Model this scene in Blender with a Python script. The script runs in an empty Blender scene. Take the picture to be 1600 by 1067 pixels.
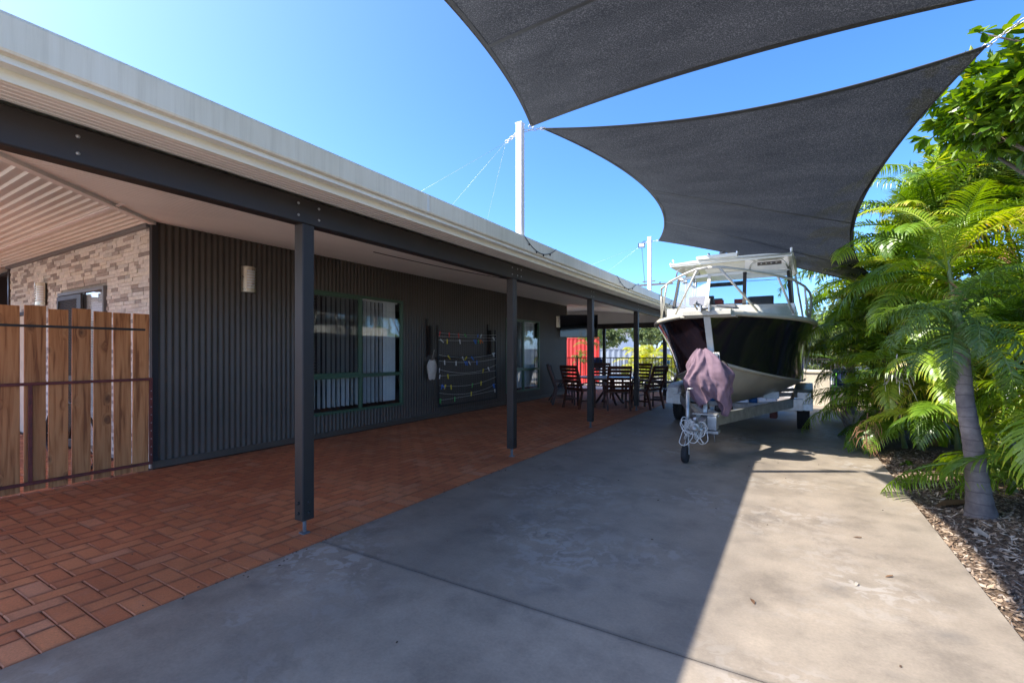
import bpy, math, random
import numpy as np
from mathutils import Vector, Matrix, noise

R = math.radians
rnd = random.Random(7)
nrs = np.random.RandomState(11)
SC = bpy.context.scene
COL = SC.collection

# ------------------------------------------------------------------ camera, sky, sun, exposure
H = 1.42
cam_d = bpy.data.cameras.new('camera')
cam = bpy.data.objects.new('camera', cam_d)
COL.objects.link(cam)
cam.location = (0, 0, H)
cam.rotation_euler = (R(90), 0, R(30.94))
cam_d.sensor_width = 36
cam_d.lens = 16.515
cam_d.shift_y = 17 / 1600
cam_d.clip_start = 0.05
cam_d.clip_end = 2000
SC.camera = cam

SUN_DIR = Vector((-0.825, -0.495, 1.0)).normalized()      # towards the sun
SUN_EL = math.asin(SUN_DIR.z)
SUN_AZ = math.atan2(SUN_DIR.x, SUN_DIR.y)
world = bpy.data.worlds.new('World')
SC.world = world
world.use_nodes = True
wn = world.node_tree.nodes
wl = world.node_tree.links
wn.clear()
sky = wn.new('ShaderNodeTexSky')
sky.sky_type = 'NISHITA'
sky.sun_disc = False
sky.sun_elevation = SUN_EL
sky.sun_rotation = SUN_AZ
sky.air_density = 0.55
sky.dust_density = 1.2
sky.ozone_density = 6.0
bg = wn.new('ShaderNodeBackground')
bg.inputs['Strength'].default_value = 0.098
wo = wn.new('ShaderNodeOutputWorld')
hs_ = wn.new('ShaderNodeHueSaturation')
hs_.inputs['Saturation'].default_value = 1.15
wl.new(sky.outputs[0], hs_.inputs['Color'])
wl.new(hs_.outputs[0], bg.inputs[0])
wl.new(bg.outputs[0], wo.inputs[0])
sun_d = bpy.data.lights.new('sun', 'SUN')
sun_d.energy = 2.0
sun_d.angle = R(0.53)
sun_d.color = (1.0, 0.94, 0.85)
sun = bpy.data.objects.new('sun', sun_d)
COL.objects.link(sun)
sun.rotation_euler = SUN_DIR.to_track_quat('Z', 'Y').to_euler()
sun.location = (-8, -5, 12)
SC.view_settings.view_transform = 'Standard'
SC.view_settings.look = 'None'
SC.view_settings.exposure = 2.5
SC.view_settings.gamma = 1
SC.view_settings.use_curve_mapping = False
try:
    SC.cycles.max_bounces = 12
    SC.cycles.diffuse_bounces = 8
    SC.cycles.transparent_max_bounces = 16
except Exception:
    pass

# ------------------------------------------------------------------ materials
def mat(name):
    m = bpy.data.materials.new(name)
    m.use_nodes = True
    nt = m.node_tree
    return m, nt, nt.nodes['Principled BSDF'], nt.nodes['Material Output']

def setp(b, col=None, rough=None, metal=None, spec=None, coat=None):
    if col is not None: b.inputs['Base Color'].default_value = (*col, 1)
    if rough is not None: b.inputs['Roughness'].default_value = rough
    if metal is not None: b.inputs['Metallic'].default_value = metal
    if spec is not None: b.inputs['Specular IOR Level'].default_value = spec
    if coat is not None:
        b.inputs['Coat Weight'].default_value = coat
        b.inputs['Coat Roughness'].default_value = 0.06

def noise_node(nt, scale, detail=4, rough=0.55, stretch=None, coord='Object'):
    if coord == 'World':
        g = nt.nodes.new('ShaderNodeNewGeometry'); src = g.outputs['Position']
    else:
        g = nt.nodes.new('ShaderNodeTexCoord'); src = g.outputs['Object']
    if stretch:
        mp = nt.nodes.new('ShaderNodeMapping'); mp.inputs['Scale'].default_value = stretch
        nt.links.new(src, mp.inputs[0]); src = mp.outputs[0]
    n = nt.nodes.new('ShaderNodeTexNoise')
    n.inputs['Scale'].default_value = scale
    n.inputs['Detail'].default_value = detail
    n.inputs['Roughness'].default_value = rough
    nt.links.new(src, n.inputs['Vector'])
    return n

def ramp(nt, fac, stops):
    r = nt.nodes.new('ShaderNodeValToRGB')
    el = r.color_ramp.elements
    el[0].position = stops[0][0]; el[0].color = (*stops[0][1], 1)
    el[1].position = stops[-1][0]; el[1].color = (*stops[-1][1], 1)
    for p, c in stops[1:-1]:
        e = el.new(p); e.color = (*c, 1)
    nt.links.new(fac, r.inputs[0])
    return r.outputs[0]

def mixc(nt, fac, a, b, mode='MIX'):
    m = nt.nodes.new('ShaderNodeMix'); m.data_type = 'RGBA'; m.blend_type = mode
    for sock, v in ((m.inputs[0], fac), (m.inputs[6], a), (m.inputs[7], b)):
        if isinstance(v, (int, float)): sock.default_value = v
        elif isinstance(v, tuple): sock.default_value = (*v, 1)
        else: nt.links.new(v, sock)
    return m.outputs[2]

def mathn(nt, op, a, b=None, clamp=False):
    m = nt.nodes.new('ShaderNodeMath'); m.operation = op; m.use_clamp = clamp
    for i, v in enumerate((a, b)):
        if v is None: continue
        if isinstance(v, (int, float)): m.inputs[i].default_value = v
        else: nt.links.new(v, m.inputs[i])
    return m.outputs[0]

def bump(nt, b, height, strength=0.3, dist=0.01):
    bm = nt.nodes.new('ShaderNodeBump')
    bm.inputs['Strength'].default_value = strength
    bm.inputs['Distance'].default_value = dist
    nt.links.new(height, bm.inputs['Height'])
    nt.links.new(bm.outputs[0], b.inputs['Normal'])

def simple(name, col, rough=0.5, metal=0.0, var=0.12, scale=6, bmp=0.0, spec=None, coat=None, coord='World', stretch=None):
    m, nt, b, o = mat(name)
    setp(b, col, rough, metal, spec, coat)
    if var:
        n = noise_node(nt, scale, 5, 0.6, stretch, coord)
        lo = tuple(c * (1 - var) for c in col); hi = tuple(min(1, c * (1 + var)) for c in col)
        nt.links.new(ramp(nt, n.outputs[0], [(0.3, lo), (0.7, hi)]), b.inputs['Base Color'])
        rr = nt.nodes.new('ShaderNodeMapRange')
        rr.inputs[3].default_value = max(0.02, rough - 0.08); rr.inputs[4].default_value = min(1, rough + 0.1)
        nt.links.new(n.outputs[0], rr.inputs[0]); nt.links.new(rr.outputs[0], b.inputs['Roughness'])
    if bmp:
        n2 = noise_node(nt, scale * 12, 4, 0.6, None, coord)
        bump(nt, b, n2.outputs[0], bmp, 0.004)
    return m

M = {}
M['black_metal'] = simple('black_metal', (0.020, 0.015, 0.012), 0.5, 0, 0.25, 3, 0.05)
M['charcoal_steel'] = simple('charcoal_steel', (0.060, 0.048, 0.036), 0.42, 0, 0.2, 1.3)
def dust_foot(m):
    nt = m.node_tree; b = nt.nodes['Principled BSDF']; c0 = b.inputs['Base Color'].links[0].from_socket
    g = nt.nodes.new('ShaderNodeNewGeometry'); sp = nt.nodes.new('ShaderNodeSeparateXYZ'); nt.links.new(g.outputs['Position'], sp.inputs[0])
    n = noise_node(nt, 14, 6, 0.7, None, 'World')
    mr = nt.nodes.new('ShaderNodeMapRange'); mr.inputs[1].default_value = 0.05; mr.inputs[2].default_value = 0.50; mr.inputs[3].default_value = 0.42; mr.inputs[4].default_value = 0.02
    nt.links.new(sp.outputs[2], mr.inputs[0])
    nt.links.new(mixc(nt, mathn(nt, 'MULTIPLY', mr.outputs[0], n.outputs[0], True), c0, (0.22, 0.15, 0.11)), b.inputs['Base Color'])
dust_foot(M['charcoal_steel'])
M['white_paint'] = simple('white_paint', (0.80, 0.80, 0.78), 0.4, 0, 0.05, 3)
M['cream_paint'] = simple('cream_paint', (0.72, 0.69, 0.56), 0.42, 0, 0.06, 2)
M['gutter_paint'] = simple('gutter_paint', (0.70, 0.72, 0.66), 0.35, 0, 0.07, 2.5)
def m_gutter():
    m, nt, b, o = mat('gutter_face')
    n = noise_node(nt, 1.0, 5, 0.7, (1, 28, 1.2), 'World')  # fine upright streaks, reflections on the gutter put into its colour
    n2 = noise_node(nt, 0.8, 4, 0.6, None, 'World')
    c = ramp(nt, n.outputs[0], [(0.3, (0.66, 0.62, 0.48)), (0.5, (0.74, 0.70, 0.55)), (0.7, (0.78, 0.745, 0.60))])
    c = mixc(nt, 1.0, c, ramp(nt, n2.outputs[0], [(0.35, (0.86, 0.86, 0.83)), (0.6, (1.0, 1.0, 1.0))]), 'MULTIPLY')
    nt.links.new(c, b.inputs['Base Color']); setp(b, None, 0.4)
    bump(nt, b, n.outputs[0], 0.15, 0.004)
    return m
M['gutter_face'] = m_gutter()
M['ceiling'] = simple('ceiling_panel', (0.82, 0.80, 0.74), 0.5, 0, 0.05, 1.5)
M['green_frame'] = simple('green_frame', (0.05, 0.11, 0.065), 0.35, 0, 0.1, 4)
M['grey_frame'] = simple('grey_frame', (0.14, 0.145, 0.15), 0.4, 0, 0.1, 4)
M['dark_frame'] = simple('dark_frame', (0.035, 0.03, 0.028), 0.4, 0, 0.1, 4)
M['galv'] = simple('galvanised_steel', (0.40, 0.40, 0.39), 0.42, 0.75, 0.25, 9, 0.15)
M['alu'] = simple('brushed_aluminium', (0.62, 0.62, 0.60), 0.32, 0.9, 0.1, 8)
M['alu_paint'] = simple('painted_aluminium', (0.52, 0.50, 0.43), 0.38, 0.15, 0.08, 6)
M['rubber'] = simple('rubber', (0.018, 0.018, 0.019), 0.8, 0, 0.2, 20, 0.2)
M['red_oxide'] = simple('red_oxide_steel', (0.135, 0.030, 0.022), 0.6, 0, 0.35, 14, 0.2)
M['timber_dark'] = simple('dark_stained_timber', (0.085, 0.028, 0.016), 0.45, 0, 0.35, 6, 0.1, stretch=(1, 1, 4))
M['sling'] = simple('dark_mesh_fabric', (0.05, 0.043, 0.04), 0.7, 0, 0.2, 40)
M['table_top'] = simple('grey_table_top', (0.34, 0.36, 0.38), 0.25, 0, 0.15, 6)
M['red_wall'] = simple('red_colour_steel', (0.50, 0.035, 0.032), 0.45, 0, 0.12, 1.2)
M['grey_fence'] = simple('grey_steel_fence', (0.17, 0.20, 0.24), 0.45, 0, 0.1, 1.2)
M['beige'] = simple('beige_render', (0.62, 0.54, 0.42), 0.7, 0, 0.1, 3, 0.2)
M['navy'] = simple('navy_plastic', (0.015, 0.03, 0.10), 0.5, 0, 0.1, 5)
M['lime'] = simple('lime_plastic', (0.16, 0.55, 0.05), 0.45, 0, 0.1, 5)
M['blue'] = simple('blue_plastic', (0.02, 0.14, 0.42), 0.4, 0, 0.1, 5)
M['cyan'] = simple('cyan_plastic', (0.08, 0.45, 0.7), 0.4, 0, 0.1, 5)
M['rope'] = simple('white_rope', (0.62, 0.61, 0.57), 0.8, 0, 0.2, 40)
M['bag'] = simple('canvas', (0.55, 0.50, 0.43), 0.8, 0, 0.15, 20, 0.2)
M['blind'] = simple('blind_fabric', (0.82, 0.84, 0.84), 0.6, 0, 0.05, 5)
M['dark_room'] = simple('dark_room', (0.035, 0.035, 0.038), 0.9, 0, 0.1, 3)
M['white_far'] = simple('white_far', (0.7, 0.7, 0.7), 0.6, 0, 0.05, 2)
M['far_ground'] = simple('dry_ground', (0.50, 0.44, 0.36), 0.9, 0, 0.2, 0.6)
M['mortar'] = simple('grey_mortar', (0.34, 0.30, 0.25), 0.9, 0, 0.2, 12)
M['trim_dark'] = simple('dark_matt_trim', (0.022, 0.022, 0.024), 0.75, 0, 0.1, 4)
M['pool_deck'] = simple('pale_concrete', (0.52, 0.49, 0.44), 0.8, 0, 0.1, 1.5)
M['white_gel'] = simple('white_boat_paint', (0.62, 0.62, 0.56), 0.3, 0, 0.08, 5, coat=0.3)
M['boat_stripe'] = simple('cream_boat_trim', (0.50, 0.475, 0.39), 0.4, 0, 0.1, 6)
M['interior'] = simple('boat_interior', (0.10, 0.10, 0.11), 0.6, 0, 0.2, 6)
M['red_lens'] = simple('red_vinyl', (0.35, 0.03, 0.02), 0.4, 0, 0.1, 6)
M['dead_frond'] = simple('dead_frond', (0.30, 0.15, 0.085), 0.8, 0, 0.3, 12)
M['green_stem'] = simple('green_stem', (0.16, 0.20, 0.06), 0.5, 0, 0.3, 12)
M['twine'] = simple('dead_twine', (0.5, 0.46, 0.42), 0.8, 0, 0.2, 12)
M['bark'] = simple('bark', (0.13, 0.10, 0.075), 0.85, 0, 0.35, 9, 0.6)
M['chrome_light'] = simple('brushed_nickel', (0.62, 0.55, 0.42), 0.28, 0.85, 0.06, 10)
M['frost'] = simple('frosted_glass', (0.75, 0.76, 0.78), 0.35, 0, 0.03, 6)

def peg_mat(name, c): return simple(name, c, 0.45, 0, 0.05, 6)
M['peg_yellow'] = peg_mat('yellow_peg', (0.75, 0.60, 0.03))
M['peg_green'] = peg_mat('green_peg', (0.08, 0.40, 0.08))
M['peg_blue'] = peg_mat('blue_peg', (0.05, 0.20, 0.65))
M['peg_white'] = peg_mat('white_peg', (0.75, 0.75, 0.72))
M['peg_red'] = peg_mat('red_peg', (0.6, 0.05, 0.04))
M['peg_orange'] = peg_mat('orange_peg', (0.8, 0.22, 0.03))

# purple cloth
def m_cloth():
    m, nt, b, o = mat('purple_cloth')
    n = noise_node(nt, 7, 5)
    nt.links.new(ramp(nt, n.outputs[0], [(0.3, (0.13, 0.080, 0.105)), (0.7, (0.21, 0.135, 0.17))]), b.inputs['Base Color'])
    setp(b, None, 0.85)
    n2 = noise_node(nt, 300, 2)
    bump(nt, b, n2.outputs[0], 0.15, 0.002)
    return m
M['cloth'] = m_cloth()

# concrete
def m_concrete():
    m, nt, b, o = mat('aged_concrete')
    n1 = noise_node(nt, 0.9, 7, 0.66, None, 'World')
    n2 = noise_node(nt, 2.6, 8, 0.68, None, 'World')
    n3 = noise_node(nt, 60, 4, 0.7, None, 'World')
    base = ramp(nt, n1.outputs[0], [(0.32, (0.28, 0.230, 0.175)), (0.5, (0.33, 0.274, 0.210)), (0.68, (0.372, 0.312, 0.242))])
    mott = ramp(nt, n2.outputs[0], [(0.33, (0.70, 0.70, 0.71)), (0.5, (0.98, 0.98, 0.98)), (0.68, (1.16, 1.15, 1.14))])
    c = mixc(nt, 1.0, base, mott, 'MULTIPLY')
    fine = ramp(nt, n3.outputs[0], [(0.3, (0.86, 0.86, 0.86)), (0.7, (1.08, 1.08, 1.08))])
    c = mixc(nt, 1.0, c, fine, 'MULTIPLY')
    # pale worn scabs where the sealer has flaked (warped cells, in patches)
    g = nt.nodes.new('ShaderNodeNewGeometry')
    nw = noise_node(nt, 3.0, 3, 0.6, None, 'World')
    vadd = nt.nodes.new('ShaderNodeVectorMath'); vadd.operation = 'MULTIPLY_ADD'
    nt.links.new(nw.outputs['Color'], vadd.inputs[0]); vadd.inputs[1].default_value = (0.5, 0.5, 0.5)
    nt.links.new(g.outputs['Position'], vadd.inputs[2])
    n4 = nt.nodes.new('ShaderNodeTexNoise'); n4.inputs['Scale'].default_value = 10; n4.inputs['Detail'].default_value = 5
    nt.links.new(vadd.outputs[0], n4.inputs['Vector'])
    nm = noise_node(nt, 0.8, 3, 0.5, None, 'World')
    spot = nt.nodes.new('ShaderNodeMapRange'); spot.inputs[1].default_value = 0.51; spot.inputs[2].default_value = 0.56
    nt.links.new(n4.outputs[0], spot.inputs[0])
    msk = nt.nodes.new('ShaderNodeMapRange'); msk.inputs[1].default_value = 0.48; msk.inputs[2].default_value = 0.66
    msk.inputs[4].default_value = 0.8
    nt.links.new(nm.outputs[0], msk.inputs[0])
    f = mathn(nt, 'MULTIPLY', spot.outputs[0], msk.outputs[0])
    c = mixc(nt, f, c, (0.43, 0.39, 0.34))
    # dark small stains
    v = nt.nodes.new('ShaderNodeTexVoronoi'); v.inputs['Scale'].default_value = 1.7
    nt.links.new(vadd.outputs[0], v.inputs['Vector'])
    st = nt.nodes.new('ShaderNodeMapRange'); st.inputs[1].default_value = 0.03; st.inputs[2].default_value = 0.22
    st.inputs[3].default_value = 0.45; st.inputs[4].default_value = 0
    nt.links.new(v.outputs['Distance'], st.inputs[0])
    c = mixc(nt, st.outputs[0], c, (0.13, 0.12, 0.11))
    sp = nt.nodes.new('ShaderNodeSeparateXYZ'); nt.links.new(g.outputs['Position'], sp.inputs[0])
    nj = noise_node(nt, 7, 5, 0.7, None, 'World')
    wob = mathn(nt, 'ADD', sp.outputs[1], mathn(nt, 'MULTIPLY', mathn(nt, 'SUBTRACT', nj.outputs[0], 0.5), 0.05))
    # concrete darker beyond the first joint
    bay = mathn(nt, 'GREATER_THAN', sp.outputs[1], 2.295)
    c = mixc(nt, mathn(nt, 'MULTIPLY', bay, 0.42), c, mixc(nt, 1.0, c, (0.62, 0.63, 0.65), 'MULTIPLY'))
    dj = nt.nodes.new('ShaderNodeMapRange'); dj.inputs[1].default_value = 0.004; dj.inputs[2].default_value = 0.03; dj.inputs[3].default_value = 0.55; dj.inputs[4].default_value = 0
    nt.links.new(mathn(nt, 'ABSOLUTE', mathn(nt, 'SUBTRACT', wob, 2.295)), dj.inputs[0])
    c = mixc(nt, dj.outputs[0], c, (0.09, 0.08, 0.07))
    # two faint tyre paths and hairline cracks
    for xc in (-2.15, -0.35):
        tb_ = nt.nodes.new('ShaderNodeMapRange'); tb_.inputs[1].default_value = 0.08; tb_.inputs[2].default_value = 0.26; tb_.inputs[3].default_value = 0.34; tb_.inputs[4].default_value = 0
        nt.links.new(mathn(nt, 'ABSOLUTE', mathn(nt, 'SUBTRACT', mathn(nt, 'ADD', sp.outputs[0], mathn(nt, 'MULTIPLY', nj.outputs[0], 0.08)), xc)), tb_.inputs[0])
        c = mixc(nt, mathn(nt, 'MULTIPLY', tb_.outputs[0], n2.outputs[0]), c, (0.12, 0.11, 0.10))
    vc = nt.nodes.new('ShaderNodeTexVoronoi'); vc.feature = 'DISTANCE_TO_EDGE'; vc.inputs['Scale'].default_value = 0.42
    nt.links.new(vadd.outputs[0], vc.inputs['Vector'])
    ck = nt.nodes.new('ShaderNodeMapRange'); ck.inputs[1].default_value = 0.0008; ck.inputs[2].default_value = 0.003; ck.inputs[3].default_value = 0.6; ck.inputs[4].default_value = 0
    nt.links.new(vc.outputs['Distance'], ck.inputs[0])
    c = mixc(nt, mathn(nt, 'MULTIPLY', ck.outputs[0], msk.outputs[0]), c, (0.08, 0.075, 0.07))
    # dirt along the brick edge
    de = nt.nodes.new('ShaderNodeMapRange'); de.inputs[1].default_value = 0.0; de.inputs[2].default_value = 0.10; de.inputs[3].default_value = 0.45; de.inputs[4].default_value = 0
    nt.links.new(mathn(nt, 'ABSOLUTE', mathn(nt, 'SUBTRACT', mathn(nt, 'ADD', sp.outputs[0], mathn(nt, 'MULTIPLY', nj.outputs[0], 0.06)), -3.03)), de.inputs[0])
    c = mixc(nt, de.outputs[0], c, (0.15, 0.13, 0.11))
    nt.links.new(c, b.inputs['Base Color'])
    rr = nt.nodes.new('ShaderNodeMapRange'); rr.inputs[3].default_value = 0.42; rr.inputs[4].default_value = 0.72
    nt.links.new(n2.outputs[0], rr.inputs[0]); nt.links.new(rr.outputs[0], b.inputs['Roughness'])
    h = mathn(nt, 'ADD', mathn(nt, 'MULTIPLY', n3.outputs[0], 0.5), n2.outputs[0])
    bump(nt, b, h, 0.25, 0.006)
    return m
M['concrete'] = m_concrete()

def m_paver(by_attr):
    m, nt, b, o = mat('clay_paver_joined' if by_attr else 'clay_paver')
    if by_attr:
        a = nt.nodes.new('ShaderNodeAttribute'); a.attribute_name = 'rnd'; rv = a.outputs['Fac']
    else:
        a = nt.nodes.new('ShaderNodeObjectInfo'); rv = a.outputs['Random']
    base = ramp(nt, rv, [(0.0, (0.54, 0.165, 0.060)), (0.4, (0.60, 0.200, 0.074)), (0.8, (0.65, 0.235, 0.090)), (1.0, (0.62, 0.26, 0.125))])
    ea = nt.nodes.new('ShaderNodeAttribute'); ea.attribute_name = 'edge'
    n1 = noise_node(nt, 1.1, 5, 0.6, None, 'World')
    n2 = noise_node(nt, 90, 4, 0.7, None, 'World')
    n3 = noise_node(nt, 9, 5, 0.65, None, 'World')
    c = mixc(nt, 1.0, base, ramp(nt, n1.outputs[0], [(0.3, (0.72, 0.7, 0.7)), (0.7, (1.12, 1.12, 1.15))]), 'MULTIPLY')
    c = mixc(nt, 1.0, c, ramp(nt, n2.outputs[0], [(0.3, (0.8, 0.8, 0.8)), (0.7, (1.15, 1.15, 1.15))]), 'MULTIPLY')
    wear = nt.nodes.new('ShaderNodeMapRange'); wear.inputs[1].default_value = 0.55; wear.inputs[2].default_value = 0.78; wear.inputs[4].default_value = 0.35
    nt.links.new(n3.outputs[0], wear.inputs[0])
    c = mixc(nt, wear.outputs[0], c, (0.42, 0.24, 0.17))
    nt.links.new(c, b.inputs['Base Color'])
    n5 = noise_node(nt, 22, 4, 0.7, None, 'World')
    ef = mathn(nt, 'MULTIPLY', ea.outputs['Fac'], mathn(nt, 'MULTIPLY', n5.outputs[0], 0.85), True)
    c = mixc(nt, ef, c, (0.20, 0.07, 0.032))
    nt.links.new(c, b.inputs['Base Color'])
    setp(b, None, 0.72)
    bump(nt, b, n2.outputs[0], 0.35, 0.004)
    return m
M['paver'] = m_paver(False); M['paver_joined'] = m_paver(True)
M['sand'] = simple('paver_joint_sand', (0.10, 0.045, 0.028), 0.95, 0, 0.3, 30, 0.3)

def m_stone(by_attr):
    m, nt, b, o = mat('stone_veneer_joined' if by_attr else 'stone_veneer')
    if by_attr:
        a = nt.nodes.new('ShaderNodeAttribute'); a.attribute_name = 'rnd'; rv = a.outputs['Fac']
    else:
        a = nt.nodes.new('ShaderNodeObjectInfo'); rv = a.outputs['Random']
    base = ramp(nt, rv, [(0.0, (0.58, 0.55, 0.47)), (0.25, (0.66, 0.64, 0.57)), (0.45, (0.63, 0.61, 0.56)), (0.70, (0.53, 0.52, 0.48)),
                         (0.74, (0.26, 0.235, 0.21)), (0.88, (0.33, 0.30, 0.27)), (1.0, (0.44, 0.39, 0.34))])
    n2 = noise_node(nt, 25, 5, 0.65, None, 'World')
    c = mixc(nt, 1.0, base, ramp(nt, n2.outputs[0], [(0.3, (0.82, 0.82, 0.82)), (0.7, (1.12, 1.12, 1.12))]), 'MULTIPLY')
    nt.links.new(c, b.inputs['Base Color']); setp(b, None, 0.85)
    bump(nt, b, n2.outputs[0], 0.5, 0.01)
    return m
M['stone'] = m_stone(False); M['stone_joined'] = m_stone(True)

def m_wood():
    m, nt, b, o = mat('treated_pine')
    tc = nt.nodes.new('ShaderNodeTexCoord'); oi = nt.nodes.new('ShaderNodeObjectInfo')
    cmb = nt.nodes.new('ShaderNodeCombineXYZ')
    mul = mathn(nt, 'MULTIPLY', oi.outputs['Random'], 37.0)
    for i in range(3): nt.links.new(mul, cmb.inputs[i])
    add = nt.nodes.new('ShaderNodeVectorMath'); add.operation = 'ADD'
    nt.links.new(tc.outputs['Object'], add.inputs[0]); nt.links.new(cmb.outputs[0], add.inputs[1])
    # knots bend the grain
    v = nt.nodes.new('ShaderNodeTexVoronoi'); v.inputs['Scale'].default_value = 2.6
    v.voronoi_dimensions = '2D'; v.inputs['Scale'].default_value = 1.0
    spv = nt.nodes.new('ShaderNodeSeparateXYZ'); cbv = nt.nodes.new('ShaderNodeCombineXYZ')
    nt.links.new(add.outputs[0], spv.inputs[0]); nt.links.new(mathn(nt, 'MULTIPLY', spv.outputs[1], 4.2), cbv.inputs[0]); nt.links.new(mathn(nt, 'MULTIPLY', spv.outputs[2], 2.6), cbv.inputs[1]); nt.links.new(cbv.outputs[0], v.inputs['Vector'])
    kn = nt.nodes.new('ShaderNodeMapRange'); kn.inputs[1].default_value = 0.02; kn.inputs[2].default_value = 0.22; kn.inputs[3].default_value = 1; kn.inputs[4].default_value = 0
    nt.links.new(v.outputs['Distance'], kn.inputs[0])
    sc_ = nt.nodes.new('ShaderNodeSeparateColor'); nt.links.new(v.outputs['Color'], sc_.inputs[0])
    kq = nt.nodes.new('ShaderNodeMapRange'); kq.inputs[1].default_value = 0.35; kq.inputs[2].default_value = 0.8; nt.links.new(sc_.outputs[0], kq.inputs[0])
    kval = mathn(nt, 'MULTIPLY', kn.outputs[0], kq.outputs[0])
    mp = nt.nodes.new('ShaderNodeMapping'); mp.inputs['Scale'].default_value = (6, 14, 0.9)
    nt.links.new(add.outputs[0], mp.inputs[0])
    off = nt.nodes.new('ShaderNodeVectorMath'); off.operation = 'MULTIPLY_ADD'
    cmb2 = nt.nodes.new('ShaderNodeCombineXYZ'); nt.links.new(kval, cmb2.inputs[1]); nt.links.new(kval, cmb2.inputs[0])
    nt.links.new(cmb2.outputs[0], off.inputs[0]); off.inputs[1].default_value = (0.8, 0.8, 0); nt.links.new(mp.outputs[0], off.inputs[2])
    n = nt.nodes.new('ShaderNodeTexNoise'); n.inputs['Scale'].default_value = 2.0; n.inputs['Detail'].default_value = 6; n.inputs['Distortion'].default_value = 0.6
    nt.links.new(off.outputs[0], n.inputs['Vector'])
    c = ramp(nt, n.outputs[0], [(0.34, (0.26, 0.090, 0.028)), (0.45, (0.46, 0.185, 0.060)), (0.62, (0.58, 0.26, 0.095)), (0.8, (0.50, 0.225, 0.085))])
    br = nt.nodes.new('ShaderNodeMapRange'); br.inputs[3].default_value = 0.78; br.inputs[4].default_value = 1.15
    nt.links.new(oi.outputs['Random'], br.inputs[0])
    c = mixc(nt, 1.0, c, br.outputs[0], 'MULTIPLY')
    k2 = mathn(nt, 'POWER', kval, 1.5)
    c = mixc(nt, mathn(nt, 'MULTIPLY', k2, 0.85), c, (0.055, 0.022, 0.01))
    nt.links.new(c, b.inputs['Base Color']); setp(b, None, 0.75)
    bump(nt, b, n.outputs[0], 0.3, 0.004)
    return m
M['pine'] = m_wood()

def m_mulch(chips):
    m, nt, b, o = mat('mulch_chips' if chips else 'mulch_soil')
    if chips:
        a = nt.nodes.new('ShaderNodeAttribute'); a.attribute_name = 'rnd'; rv = a.outputs['Fac']
        c = ramp(nt, rv, [(0.0, (0.09, 0.055, 0.035)), (0.35, (0.22, 0.145, 0.09)), (0.7, (0.38, 0.28, 0.19)), (1.0, (0.52, 0.43, 0.33))])
    else:
        n = noise_node(nt, 30, 6, 0.7, None, 'World')
        c = ramp(nt, n.outputs[0], [(0.3, (0.05, 0.032, 0.02)), (0.55, (0.16, 0.105, 0.065)), (0.75, (0.30, 0.22, 0.15))])
        bump(nt, b, n.outputs[0], 0.9, 0.03)
    nt.links.new(c, b.inputs['Base Color']); setp(b, None, 0.9)
    return m
M['mulch'] = m_mulch(False); M['chips'] = m_mulch(True)

def m_leaf(name, stops, trans=0.35, rough=0.38, by='attr', gloss=0.5):
    m, nt, b, o = mat(name)
    if by == 'attr':
        a = nt.nodes.new('ShaderNodeAttribute'); a.attribute_name = 'rnd'; rv = a.outputs['Fac']
    elif by == 'both':
        a = nt.nodes.new('ShaderNodeAttribute'); a.attribute_name = 'rnd'
        oi = nt.nodes.new('ShaderNodeObjectInfo')
        rv = mathn(nt, 'ADD', mathn(nt, 'MULTIPLY', a.outputs['Fac'], 0.35), mathn(nt, 'MULTIPLY', oi.outputs['Random'], 0.65))
    else:
        oi = nt.nodes.new('ShaderNodeObjectInfo'); rv = oi.outputs['Random']
    c = ramp(nt, rv, stops)
    nt.links.new(c, b.inputs['Base Color']); setp(b, None, rough, None, gloss)
    t = nt.nodes.new('ShaderNodeBsdfTranslucent')
    hs = nt.nodes.new('ShaderNodeHueSaturation'); hs.inputs['Saturation'].default_value = 1.15; hs.inputs['Value'].default_value = 1.6
    hs.inputs['Hue'].default_value = 0.485
    nt.links.new(c, hs.inputs['Color']); nt.links.new(hs.outputs[0], t.inputs[0])
    mx = nt.nodes.new('ShaderNodeMixShader'); mx.inputs[0].default_value = trans
    nt.links.new(b.outputs[0], mx.inputs[1]); nt.links.new(t.outputs[0], mx.inputs[2])
    nt.links.new(mx.outputs[0], o.inputs[0])
    return m
M['frond'] = m_leaf('palm_frond', [(0.0, (0.045, 0.10, 0.010)), (0.4, (0.12, 0.22, 0.016)), (0.7, (0.24, 0.35, 0.028)), (0.9, (0.42, 0.46, 0.045)), (1.0, (0.55, 0.42, 0.09))], 0.38, 0.35, 'both')
M['frond_dark'] = m_leaf('dark_palm_frond', [(0.0, (0.05, 0.10, 0.020)), (0.6, (0.11, 0.19, 0.035)), (1.0, (0.22, 0.30, 0.05))], 0.4, 0.35, 'both')
M['leaf_almond'] = m_leaf('broad_leaf', [(0.0, (0.04, 0.09, 0.012)), (0.5, (0.10, 0.19, 0.018)), (0.85, (0.20, 0.29, 0.03)), (1.0, (0.33, 0.36, 0.05))], 0.4, 0.35, 'obj')
M['leaf_broad'] = m_leaf('broad_leaf_mass', [(0.0, (0.04, 0.09, 0.012)), (0.5, (0.10, 0.19, 0.018)), (0.85, (0.20, 0.29, 0.03)), (1.0, (0.33, 0.36, 0.05))], 0.4, 0.35)
M['leaf_mango'] = m_leaf('mango_leaf', [(0.0, (0.04, 0.085, 0.015)), (0.5, (0.11, 0.18, 0.03)), (0.8, (0.22, 0.29, 0.06)), (1.0, (0.38, 0.40, 0.13))], 0.35, 0.3)
M['leaf_dark'] = m_leaf('dark_leaf', [(0.0, (0.02, 0.05, 0.01)), (0.6, (0.05, 0.10, 0.02)), (1.0, (0.11, 0.18, 0.03))], 0.3, 0.4)
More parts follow.
